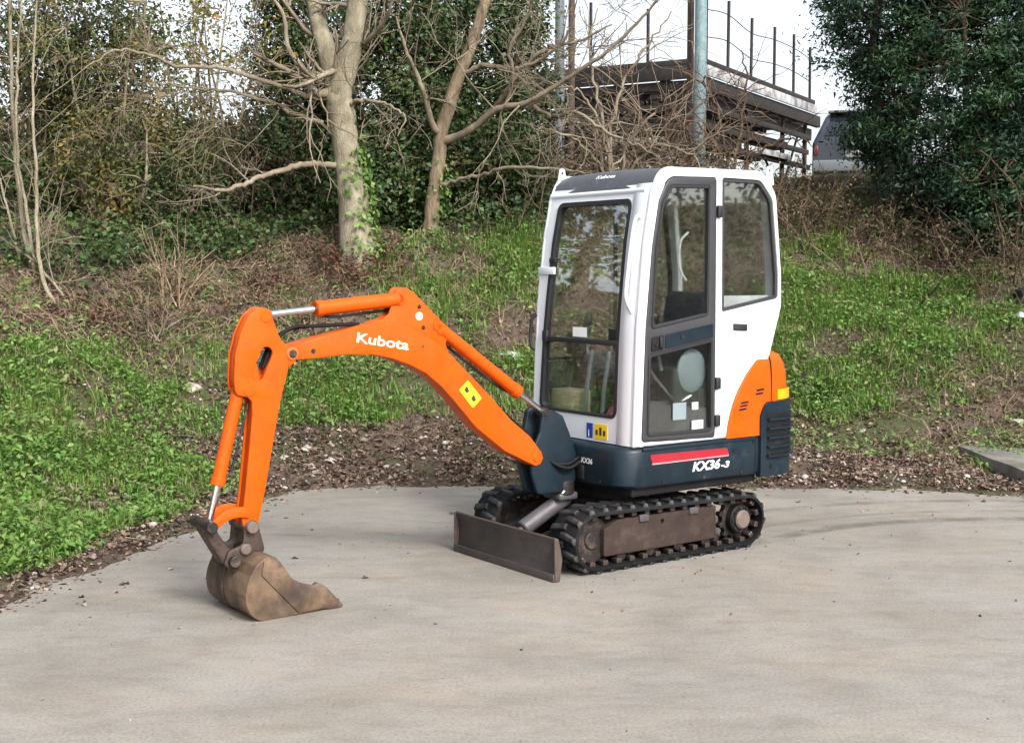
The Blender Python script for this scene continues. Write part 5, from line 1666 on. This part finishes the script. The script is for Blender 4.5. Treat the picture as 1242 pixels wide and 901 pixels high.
# the pale forked tree
def tree_from(name, label, path, radii, limbs, d0, bark, twig, twig_n, ivy=None, group=None, sides=16):
    pts = [at(px, py, d0) for px, py in path]
    b = pts[0].copy()
    b[2] = hgt(b[0], b[1])
    pts[0][2] = b[2] - 0.15
    root = empty(name, tuple(b))
    tag(root, label, 'tree', group)
    q, r = smooth_path(pts, radii, 7, 0.004)
    r = r * (1 + np.convolve(rng.normal(size=len(r) + 6), np.ones(7) / 7, 'valid') * 0.07)
    r[:4] *= np.array([1.45, 1.28, 1.14, 1.05])
    lines = [(q - b, r)]
    tw = []
    link_mesh('trunk', tubes_mesh('trunk', lines, sides), bark, root)
    for lp, lr, dd, tn in limbs:
        P = [at(px, py, d0 + dd * k / max(1, len(lp) - 1)) for k, (px, py) in enumerate(lp)]
        lq, lrr = smooth_path(P, lr, 6, 0.004 + 0.004 * (lr[0] < 0.04))
        thick = lr[0] > 0.06
        link_mesh('limb' if thick else 'branch', tubes_mesh('limb', [(lq - b, lrr * (1 + np.convolve(rng.normal(size=len(lrr) + 4), np.ones(5) / 5, 'valid') * 0.06))], 12 if thick else 7), bark if thick else twig, root)
        for _ in range(tn):
            k = rng.integers(len(lq) // 5, len(lq) - 1)
            t = unit((lq[k + 1] - lq[k])[None])[0]
            grow(lq[k] - b, t * 0.7 + rng.normal(size=3) * 0.7, rng.uniform(0.35, 1.1), max(0.0045, lrr[k] * 0.36), 2, tw, 0.03, 0.2, (2, 4), 0.7, 0.55)
    for _ in range(twig_n):
        k = rng.integers(len(q) // 3, len(q) - 1)
        grow(q[k] - b, np.array([rng.normal(), rng.normal() * 0.6, 0.4]), rng.uniform(0.4, 1.2), 0.012, 1, tw, 0.03, 0.2, (2, 4), 0.7, 0.55)
    if tw:
        tag(link_mesh('twigs', tubes_mesh('twigs', tw, 4), twig, root), kind='stuff')
    if ivy:
        n, zfrac, side = ivy
        k = (rng.random(n) ** 1.3 * zfrac * len(q)).astype(int)
        a = rng.normal(side, 0.9, n)
        rad = r[k] + 0.02 + np.abs(rng.normal(size=n)) * 0.05 * (1 - k / len(q))
        pos = q[k] - b + np.stack([np.cos(a) * rad, np.sin(a) * rad, rng.normal(size=n) * 0.08], 1)
        nrm = np.stack([np.cos(a), np.sin(a), np.full(n, 0.4)], 1) + rng.normal(size=(n, 3)) * 0.4
        link_mesh('ivy', leaf_mesh('ivy', pos, nrm, rng.uniform(0.035, 0.07, n), 0.75, 0.3), M['weed'], root)
    return root

tree_from('forked_tree', 'pale grey tree forking into two limbs above bare side branches',
          [(436, 308), (428, 240), (420, 180), (413, 135), (410, 112), (409, 98)], [0.175, 0.15, 0.14, 0.145, 0.13, 0.07],
          [([(414, 150), (409, 112), (398, 66), (385, 25), (372, -40), (360, -90)], [0.10, 0.115, 0.10, 0.088, 0.075, 0.06], 0.3, 5),
           ([(413, 155), (413, 112), (424, 64), (432, 20), (440, -40), (452, -90)], [0.10, 0.12, 0.112, 0.105, 0.09, 0.07], -0.15, 5),
           ([(402, 112), (384, 113), (366, 96), (345, 84), (325, 74), (300, 60)], [0.055, 0.045, 0.034, 0.028, 0.02, 0.012], -0.6, 6),
           ([(398, 120), (375, 117), (345, 107), (300, 92), (262, 82), (215, 80), (170, 64), (140, 62), (100, 84)], [0.034, 0.030, 0.026, 0.022, 0.02, 0.017, 0.014, 0.011, 0.006], -1.0, 10),
           ([(392, 150), (360, 140), (330, 126), (290, 112), (240, 108), (190, 100)], [0.026, 0.022, 0.019, 0.016, 0.012, 0.006], -0.4, 8),
           ([(415, 200), (395, 200), (372, 199), (345, 206), (318, 214), (290, 226), (262, 231), (234, 224)], [0.034, 0.032, 0.030, 0.029, 0.026, 0.024, 0.018, 0.010], -1.1, 3),
           ([(392, 100), (372, 88), (350, 60), (344, 20), (320, -20)], [0.04, 0.032, 0.026, 0.02, 0.014], 0.2, 6),
           ([(428, 60), (450, 45), (470, 20), (480, -20)], [0.035, 0.026, 0.02, 0.012], -0.6, 6),
           ([(416, 130), (440, 122), (470, 128), (492, 142), (482, 165)], [0.022, 0.018, 0.014, 0.010, 0.005], -0.7, 5)],
          13.2, M['bark_pale'], M['twig_pale'], 4, (900, 0.42, 0.3))
tree_from('leaning_tree', 'slim brown tree leaning right behind the boom with a low side limb',
          [(520, 288), (526, 240), (533, 185), (538, 150), (556, 95), (575, 45), (592, -5), (612, -70)], [0.088, 0.078, 0.072, 0.075, 0.066, 0.060, 0.054, 0.044],
          [([(536, 172), (560, 164), (582, 148), (604, 132), (632, 127), (662, 112), (700, 88), (742, 58), (786, 14), (810, -20)], [0.050, 0.042, 0.036, 0.033, 0.030, 0.026, 0.022, 0.018, 0.013, 0.008], -1.2, 18),
           ([(528, 228), (552, 220), (584, 212), (612, 205), (650, 204), (690, 207), (714, 211)], [0.024, 0.022, 0.02, 0.018, 0.016, 0.013, 0.006], -1.4, 4),
           ([(534, 165), (524, 150), (516, 120), (505, 90), (492, 60), (480, 20)], [0.04, 0.035, 0.03, 0.024, 0.018, 0.010], -0.5, 8),
           ([(600, 134), (618, 110), (634, 84), (660, 62), (700, 50), (742, 30)], [0.034, 0.030, 0.026, 0.022, 0.016, 0.008], -0.6, 10),
           ([(590, 142), (610, 118), (622, 96), (618, 60), (640, 20), (650, -20)], [0.030, 0.026, 0.022, 0.018, 0.014, 0.008], -0.8, 10),
           ([(640, 125), (668, 140), (700, 138), (735, 160), (770, 175), (800, 192)], [0.026, 0.022, 0.019, 0.016, 0.012, 0.006], -1.0, 12),
           ([(560, 90), (590, 80), (625, 85), (660, 70), (690, 40), (700, 0)], [0.03, 0.026, 0.02, 0.016, 0.012, 0.006], -0.8, 10)],
          13.8, M['bark_brown'], M['twig_pale'], 6, (260, 0.25, 0.3))

def thorn(name, label, px, d, stems, twig):
    b = base_of(px, d)
    root = empty(name, tuple(b))
    tag(root, label, 'shrub', 'bare shrubs in front of the steel platform')
    for path, dd in stems:
        P = [at(u, v, d + dd * k / len(path)) - b for k, (u, v) in enumerate(path)]
        q, r = smooth_path(P, [0.024, 0.019, 0.014, 0.008], 6, 0.015)
        st = link_mesh('stem', tubes_mesh('stem', [(q, r)], 7), twig, root)
        tw = []
        for _ in range(9):
            k = rng.integers(2, len(q) - 1)
            t = unit((q[k + 1] - q[k])[None])[0]
            grow(q[k], t * 0.6 + rng.normal(size=3) * 0.75, rng.uniform(0.3, 0.9), max(0.004, r[k] * 0.6), 1, tw, -0.03, 0.22, (2, 4), 0.8, 0.6)
        tag(link_mesh('twigs', tubes_mesh('twigs', tw, 4), twig, st), kind='stuff')
thorn('bare_shrub', 'bare arching shrub with pale stems left of the teal pole', 740, 14.6,
      [([(745, 235), (738, 190), (722, 140), (700, 110), (672, 100)], -0.6), ([(748, 235), (760, 180), (790, 140), (812, 120)], -0.8), ([(742, 235), (720, 190), (690, 165), (655, 160)], -0.9),
       ([(750, 235), (775, 195), (800, 178), (835, 186), (852, 205)], -0.5), ([(744, 235), (742, 150), (760, 90), (790, 50), (815, 15)], 0.3), ([(746, 235), (725, 120), (715, 60), (725, 10)], 0.2)], M['twig_pale'])
thorn('bare_shrub', 'thin dark bare shrub right of the teal pole', 885, 16.2,
      [([(885, 225), (880, 180), (868, 130), (850, 100), (820, 80)], -0.4), ([(888, 225), (895, 170), (905, 110), (900, 60)], 0.2), ([(884, 225), (870, 180), (845, 150), (800, 140)], -0.4), ([(890, 225), (915, 190), (950, 170), (985, 172)], -0.5)], M['twig_brown'])

thorn('bare_shrub', 'grey bare shrub with fine twigs in front of the platform corner', 800, 15.4,
      [([(800, 235), (805, 180), (815, 130), (840, 95)], -0.3), ([(802, 235), (790, 170), (770, 120), (765, 80)], -0.2), ([(798, 235), (770, 190), (735, 165), (705, 150)], -0.4), ([(803, 235), (835, 190), (870, 160), (900, 150)], -0.4), ([(800, 235), (815, 160), (860, 120), (885, 110)], -0.2), ([(800, 235), (780, 150), (735, 110), (700, 90)], -0.3)], M['twig_brown'])

# saplings at the left edge
sp = base_of(55, 11.6)
root = empty('sapling_clump', tuple(sp))
tag(root, 'clump of pale thin sapling stems at the left edge of the bank', 'sapling')
for path, r0 in (([(66, 416), (40, 330), (24, 240), (16, 140), (12, 20), (8, -60)], 0.034), ([(70, 418), (48, 320), (44, 220), (40, 110), (46, -20)], 0.026), ([(58, 412), (30, 335), (8, 250), (-10, 180)], 0.022),
                 ([(62, 416), (44, 340), (34, 270), (20, 170), (22, 60), (30, -40)], 0.024), ([(96, 410), (70, 350), (40, 310), (36, 280)], 0.016), ([(72, 400), (56, 372), (44, 330), (40, 300)], 0.014)):
    d0 = 11.4 + rng.uniform(-0.15, 0.25)
    P = [at(u, v, d0 + 0.08 * k) - sp for k, (u, v) in enumerate(path)]
    P[0][2] = hgt(P[0][0] + sp[0], P[0][1] + sp[1]) - sp[2] - 0.05
    q, r = smooth_path(P, [r0 * 0.8, r0 * 0.7, r0 * 0.5, r0 * 0.32], 7, 0.004)
    s_ = link_mesh('stem', tubes_mesh('stem', [(q, r)], 8), M['bark_pale'], root)
    tw = []
    for _ in range(8):
        k = rng.integers(len(q) // 3, len(q) - 1)
        grow(q[k], np.array([rng.normal() * 0.8, rng.normal() * 0.6, 0.8]), rng.uniform(0.3, 0.9), 0.006, 1, tw, 0.03, 0.15, (1, 3), 0.6, 0.55)
    tag(link_mesh('twigs', tubes_mesh('twigs', tw, 4), M['twig_pale'], s_), kind='stuff')

# dry upright stalks on the bank
def dead_shrub(label, px, py, h, n, spread, mat):
    b = hit(px, py)
    root = empty('dead_shrub', tuple(b))
    tag(root, label, 'shrub', 'dead shrubs on the bank')
    lines = []
    for _ in range(n):
        grow(np.array([rng.normal() * 0.06, rng.normal() * 0.06, -0.03]), np.array([rng.normal() * spread, rng.normal() * spread, 1.0]), h * rng.uniform(0.5, 1.1), rng.uniform(0.005, 0.010), 1, lines, -0.02, 0.14, (2, 5), 0.5, 0.5)
    st = link_mesh('stems', tubes_mesh('stems', lines, 4), mat, root)
    e = np.concatenate([q[3:] for q, _ in lines])
    idx = np.repeat(np.arange(len(e)), 2)
    p = e[idx] + rng.normal(size=(len(idx), 3)) * 0.03
    link_mesh('dry_leaves', leaf_mesh('dry_leaves', p, rng.normal(size=p.shape), rng.uniform(0.02, 0.045, len(p)), 0.4, 0.4), M['brownleaf'], root)
dead_shrub('dry pinkish tan shrub standing upright on the left bank', 208, 368, 0.8, 16, 0.28, M['twig_tan'])
dead_shrub('spreading grey dead bramble low on the bank left of the arm', 185, 410, 0.5, 18, 0.8, M['twig_pale'])
dead_shrub('dry brown shrub on the slope below the conifers', 1085, 290, 0.5, 16, 0.6, M['twig_tan'])
dead_shrub('low dry bramble on the bank above the arm cylinder', 370, 395, 0.4, 14, 0.9, M['twig_tan'])

# ------------------------------------------------------------------ things beyond the bank
M['rust_dark'] = surf('dark rusty steel', (0.016, 0.013, 0.012), 0.7, 0.2, vary=0.4, wear=(0.05, 0.026, 0.018), wear_amt=0.25, bump=0.3)
M['fascia'] = surf('weathered white fascia', (0.40, 0.41, 0.42), 0.6, vary=0.15, wear=(0.10, 0.09, 0.085), wear_amt=0.5, wear_scale=3.5)
M['teal_pole'] = surf('pale teal paint', (0.15, 0.235, 0.255), 0.5, vary=0.12, wear=(0.30, 0.36, 0.37), wear_amt=0.3)
M['grey_pole'] = surf('blue grey paint', (0.09, 0.115, 0.14), 0.55, vary=0.15)
M['post_brown'] = surf('brown timber post', (0.07, 0.045, 0.035), 0.85, vary=0.3, bump=0.4)

def build_platform():
    root = empty('steel_platform', (2.9, 20.0, hgt(2.9, 20.0)), R(60))
    tag(root, 'rusty raised steel platform with white fascia behind the scrub', 'platform')
    z0 = root.location.z
    LX, LY = 5.7, 3.6
    Z = lambda z: z - z0
    D, Wt = M['rust_dark'], M['fascia']
    box('edge_beam', D, root, 0, LX, -0.06, 0.0, Z(4.84), Z(4.92), 0.008)
    box('edge_beam', D, root, -0.06, 0.0, 0.01, LY, Z(4.82), Z(4.92), 0.008)
    box('fascia_board', Wt, root, 0.05, LX, -0.10, -0.065, Z(4.66), Z(4.82), 0.005)
    box('fascia_board', D, root, -0.10, -0.065, 0.0, LY, Z(4.61), Z(4.82), 0.005)
    box('lower_beam', D, root, 0, LX + 0.4, -0.05, 0.04, Z(4.44), Z(4.655), 0.008)
    box('lower_beam', D, root, -0.05, 0.04, 0.05, LY, Z(4.46), Z(4.60), 0.008)
    box('back_beam', D, root, 0.15, LX, LY - 0.1, LY, Z(4.62), Z(4.80), 0.008)
    for i in range(9):
        x = 0.5 + i * 0.70
        box('joist', D, root, x, x + 0.06, 0.05, LY - 0.105, Z(4.50), Z(4.60), 0.006)
    for i in range(4):
        y = 0.55 + i * 0.80
        box('deck_slat', Wt if i == 1 else D, root, 0.05, LX - 0.3, y, y + 0.16, Z(4.605), Z(4.64), 0.004)
    for k, (z, off) in enumerate(((4.16, 0.0), (3.88, 0.15), (3.60, 0.05))):
        box('shelf_beam', D, root, 0.1 + off, LX - off, 0.0, 0.06, Z(z), Z(z + 0.09), 0.006)
        box('shelf_beam', D, root, 0.0, 0.06, 0.1, LY, Z(z), Z(z + 0.09), 0.006)
        for i in range(4):
            y = 0.35 + i * 0.85 + 0.1 * k
            box('sheet', Wt if (i + k) % 3 == 0 else D, root, 0.5 + 0.4 * ((i + k) % 3), 4.4 + 0.5 * ((i + 2 * k) % 4), y, y + 0.22, Z(z + 0.095), Z(z + 0.13), 0.004)
    for i, (x0, x1, y, z, h) in enumerate(((0.3, 6.9, 0.12, 4.28, 0.14), (0.2, 5.2, 0.45, 4.20, 0.20), (0.6, 6.3, 1.1, 4.30, 0.12), (0.2, 4.8, 1.7, 4.24, 0.18), (0.5, 6.5, 2.4, 4.26, 0.15), (0.3, 5.8, 3.0, 4.20, 0.2),
                                           (0.4, 6.0, 0.3, 3.98, 0.12), (0.2, 5.4, 1.0, 3.96, 0.14), (0.8, 6.4, 2.0, 4.0, 0.12), (0.3, 5.0, 2.8, 3.98, 0.14), (0.3, 4.6, 0.5, 3.70, 0.14), (0.5, 5.8, 1.5, 3.72, 0.12), (0.2, 5.6, 2.5, 3.70, 0.14))):
        box('stored_beam', D, root, x0, x1 - 0.8, y, y + 0.12, Z(z), Z(z + h), 0.006)
    box('sheet', Wt, root, 2.6, 4.3, -0.05, -0.005, Z(3.68), Z(3.78), 0.005)
    box('sheet', Wt, root, -0.05, -0.005, 0.6, 1.7, Z(3.64), Z(3.76), 0.005)
    for x, y in ((0.04, 0.04), (2.3, 0.04), (4.2, 0.04), (5.55, 0.04), (0.04, 1.8), (0.04, 3.4), (3.2, 3.4), (5.4, 3.4)):
        box('column', M['rust_dark'], root, x + 0.03, x + 0.10, y + 0.03, y + 0.10, -0.3, Z(4.44), 0.006)
    for x0, x1 in ((0.1, 2.3), (4.5, 2.3), (4.3, 5.5)):
        bm = bmesh.new(); add_tube(bm, [(x0, 0.16, Z(3.0)), (x1, 0.16, Z(4.42))], 0.022, 6)
        bm_obj('brace', bm, M['rust_dark'], root)
    # guard posts and their wires
    tops = []
    for i, x in enumerate((0.25, 1.2, 2.3, 3.5, 4.6, 5.6)):
        t = Z(5.95) + 0.05 * math.sin(i * 2.1)
        bm = bmesh.new(); add_tube(bm, [(x, 0.02, Z(4.93)), (x + 0.02 * math.sin(i), 0.02, t)], 0.026, 8)
        bm_obj('guard_post', bm, M['rust_dark'], root)
        tops.append((x, 0.02, t - 0.25))
    for i, y in enumerate((0.9, 1.9, 3.0)):
        bm = bmesh.new(); add_tube(bm, [(0.02, y, Z(4.93)), (0.02, y, Z(5.75) + 0.2 * (i % 2))], 0.026, 8)
        bm_obj('guard_post', bm, M['rust_dark'], root)
    for dz in (0.0, -0.42):
        tube('guard_wire', M['rust_dark'], root, [(x, y, z + dz + (0.03 if i % 2 else 0)) for i, (x, y, z) in enumerate(tops)], 0.008, 5, 4)
build_platform()

def pole(name, label, px, d, r, top, mat, collar=False):
    b = base_of(px, d)
    root = empty(name, tuple(b))
    tag(root, label, 'pole', 'poles beyond the bank')
    h = top - b[2]
    bm = bmesh.new()
    add_cyl(bm, (0, 0, -0.4), (0, 0, h), r, r * 0.92, 18)
    bm_obj('shaft', bm, mat, root, 50)
    bm = bmesh.new()
    add_box(bm, -r * 1.8, r * 1.8, -r * 1.8, r * 1.8, -0.05, 0.04, 0.01)
    bm_obj('base_plate', bm, M['rust_dark'], root)
    bm = bmesh.new()
    add_cyl(bm, (0, 0, h * 0.55), (0, 0, h * 0.55 + 0.05), r * 1.18, None, 18, True, 0.004)
    bm_obj('band', bm, M['grey_pole'], root, 50)
pole('steel_pole', 'pale teal steel pole standing in front of the platform', 846, 17.6, 0.085, 8.0, M['teal_pole'])
pole('timber_post', 'thin brown timber post just left of the teal pole', 834, 17.9, 0.05, 8.0, M['post_brown'])
pole('steel_pole', 'blue grey pole left of the platform behind bare branches', 678, 18.5, 0.07, 8.0, M['grey_pole'])
pole('timber_post', 'dark post beside the blue grey pole left of the platform', 692, 18.9, 0.05, 8.0, M['post_brown'])

def build_car():
    d = 21.5
    x0 = (983 - 621) / F_PX * d
    b = np.array([x0 + 0.80, d, 2.95])
    root = empty('parked_car', tuple(b), R(-15))
    tag(root, 'blue grey hatchback parked under the conifers, rear towards the yard', 'car')
    paint = surf('shaded blue grey car paint', (0.022, 0.03, 0.042), 0.3, vary=0.06, coat=0.5)  # body colour darkened to hold the shade under the conifers
    glass = surf('dark car glass', (0.012, 0.016, 0.02), 0.08, vary=0.05, spec=0.6)
    trim = surf('pale car bumper', (0.13, 0.145, 0.16), 0.45, vary=0.08)
    # lofted body: cross-sections across x for each y from rear to front
    def sec(y, zb, zw, zt, wb, wt):
        return [(-wb, y, zb), (-wb, y, zw), (-wb * 0.98, y, zw + 0.04), (-wt, y, zt - 0.05), (-wt * 0.85, y, zt), (wt * 0.85, y, zt), (wt, y, zt - 0.05), (wb * 0.98, y, zw + 0.04), (wb, y, zw), (wb, y, zb)]
    bm = bmesh.new()
    add_loft(bm, [sec(0.0, 0.35, 0.78, 0.88, 0.76, 0.72), sec(0.06, 0.28, 0.84, 0.95, 0.80, 0.70), sec(0.40, 0.25, 0.86, 1.36, 0.81, 0.60), sec(0.7, 0.25, 0.86, 1.42, 0.81, 0.60), sec(2.0, 0.25, 0.85, 1.42, 0.81, 0.58), sec(2.7, 0.25, 0.84, 0.96, 0.81, 0.70), sec(3.5, 0.28, 0.74, 0.82, 0.79, 0.66), sec(3.7, 0.35, 0.6, 0.68, 0.72, 0.6)])
    body_ = bm_obj('body', bm, paint, root, 40)
    bm = bmesh.new()
    v = [bm.verts.new(p) for p in ((-0.60, 0.058, 0.97), (0.60, 0.058, 0.97), (0.50, 0.355, 1.32), (-0.50, 0.355, 1.32))]
    w = [bm.verts.new((q.co.x, q.co.y + 0.05, q.co.z - 0.03)) for q in v]
    bm.faces.new(v)
    for i in range(4):
        bm.faces.new((v[i], v[(i + 1) % 4], w[(i + 1) % 4], w[i]))
    bm_obj('rear_window', bm, glass, root, 0)
    box('spoiler', trim, root, -0.56, 0.56, 0.26, 0.48, 1.37, 1.41, 0.012)
    box('bumper', trim, root, -0.80, 0.80, -0.07, 0.05, 0.36, 0.56, 0.03, 3)
    box('number_plate', surf('plate', (0.30, 0.30, 0.28), 0.5), root, -0.26, 0.26, -0.016, -0.004, 0.60, 0.71, 0.003)
    for s in (-1, 1):
        box('tail_light', surf('tail light red', (0.10, 0.015, 0.015), 0.25), root, s * 0.74 - 0.035, s * 0.74 + 0.035, -0.02, 0.06, 0.64, 0.80, 0.015)
        for y in (0.65, 3.0):
            wh = cyl('wheel', M['rubber'], root, (s * 0.62, y, 0.29), (s * 0.80, y, 0.29), 0.29, n=28, bev=0.03)
            cyl('rim', M['grey_metal'], wh, (s * 0.79, y, 0.29), (s * 0.815, y, 0.29), 0.18, n=20, bev=0.01)
build_car()

# rubbish, stones, kerb slab
def lump(name, label, cat, p, rad, mat, group=None, seed=1, rough=0.18):
    r = np.random.default_rng(seed)
    bm = bmesh.new()
    bmesh.ops.create_icosphere(bm, subdivisions=3, radius=1.0)
    k = r.uniform(0.7, 2.2, (4, 3)); ph = r.uniform(0, 6.28, 4)
    for v in bm.verts:
        q = np.array(v.co[:])
        s = 1 + rough * sum(math.sin(float(k[i] @ q) * 2.6 + ph[i]) for i in range(4)) * 0.5
        v.co = Vector((q[0] * rad[0] * s, q[1] * rad[1] * s, max(q[2], -0.55) * rad[2] * s))
    o = bm_obj(name, bm, mat, None, 60 if rough < 0.3 else 25)
    o.location = (float(p[0]), float(p[1]), float(p[2]) + rad[2] * 0.35)
    tag(o, label, cat, group)
    return o
sacks = surf('blue plastic', (0.03, 0.10, 0.25), 0.4, vary=0.2, bump=0.4, bscale=12)
wplast = surf('white plastic', (0.62, 0.64, 0.66), 0.4, vary=0.1, bump=0.4, bscale=12)
for (px, d, dz), rad, m, lab, sd_ in (((284, 15.6, 0.05), (0.16, 0.14, 0.13), sacks, 'blue plastic sack dumped under the brown thicket', 3), ((296, 15.9, 0.25), (0.14, 0.14, 0.12), wplast, 'white plastic bag on the dumped rubbish heap', 4),
                                      ((325, 16.2, 0.35), (0.22, 0.2, 0.10), wplast, 'long pale plastic sheet on top of the dumped rubbish', 5), ((72, 15.5, 0.9), (0.14, 0.15, 0.28), surf('grey tarp', (0.2, 0.22, 0.25), 0.5), 'grey tarpaulin bundle behind the saplings', 6)):
    b = base_of(px, d); b[2] += dz
    lump('rubbish_bag', lab, 'bag', b, rad, m, 'dumped rubbish at the bank top', sd_)
lump('plastic_bag', 'crumpled white plastic bag on the bank beside the boom cylinder', 'bag', hit(622, 434), (0.09, 0.07, 0.045), wplast, None, 9, 0.3)
lump('plastic_sheet', 'pale sheet lying at the right edge of the bank', 'sheet', hit(1240, 388), (0.13, 0.12, 0.05), wplast, None, 11, 0.25)
lump('rubbish_bag', 'dark rubbish bag above the pale sheet at the right edge', 'bag', hit(1242, 366), (0.09, 0.09, 0.11), M['seal'], None, 12, 0.2)
for i, (px, py, s, lab) in enumerate(((231, 474, 0.085, 'large pale stone on the grass left of the arm'), (372, 546, 0.05, 'flat pale stone in the litter right of the arm'), (400, 560, 0.045, 'small cream stone near the concrete edge'),
                                      (345, 556, 0.035, 'thin light stone close to the arm'), (1232, 514, 0.065, 'round grey stone beside the kerb slab'), (1122, 545, 0.03, 'small white stone left of the kerb slab'),
                                      (1136, 544, 0.028, 'white pebble nearest the kerb slab corner'), (1100, 536, 0.035, 'pinkish stone in the dark soil right of the excavator'), (1054, 466, 0.045, 'dark stone sitting in the weeds right of the cab'),
                                      (992, 556, 0.04, 'buff stone behind the excavator tail'), (690, 560, 0.03, 'small stone hidden behind the boom foot'), (1045, 524, 0.04, 'tan stone on the dark soil, highest of the small ones'))):
    if i == 10: continue
    lump('stone', lab, 'stone', hit(px, py), (s, s * 0.8, s * 0.5), M['stone'] if i != 8 else M['rust_dark'], 'stones on the bank', 30 + i, 0.35)

def kerb_slab():
    a = hit(1160, 545); b = hit(1246, 588)
    d1 = Vector((b[0] - a[0], b[1] - a[1])).normalized()
    n = Vector((-d1.y, d1.x))
    if n.y < 0: n = -n
    # rough-edged slab: near edge runs from a towards the camera, slab reaches to the right and back
    A = Vector((a[0], a[1]))
    r = np.random.default_rng(5)
    pts = [A + d1 * t + n * r.uniform(-0.02, 0.02) for t in np.linspace(0, 2.6, 14)]
    right = Vector((0.93, 0.36)).normalized()
    pts += [A + d1 * 2.6 + right * 2.5, A + right * 2.6]
    bm = bmesh.new()
    l = [(p.x, p.y) for p in pts]
    z = max(0.10, hgt(a[0], a[1]))
    add_plate(bm, l, [], -0.1, z + 0.03, 0.012, 2, XY)
    o = bm_obj('kerb_slab', bm, surf('weathered slab concrete', (0.20, 0.19, 0.165), 0.9, vary=0.3, vscale=3, wear=(0.10, 0.105, 0.07), wear_amt=0.4, wear_scale=4, bump=0.5, bscale=30), None, 40)
    tag(o, 'raised grey concrete slab corner at the right edge of the soil', 'slab')
kerb_slab()
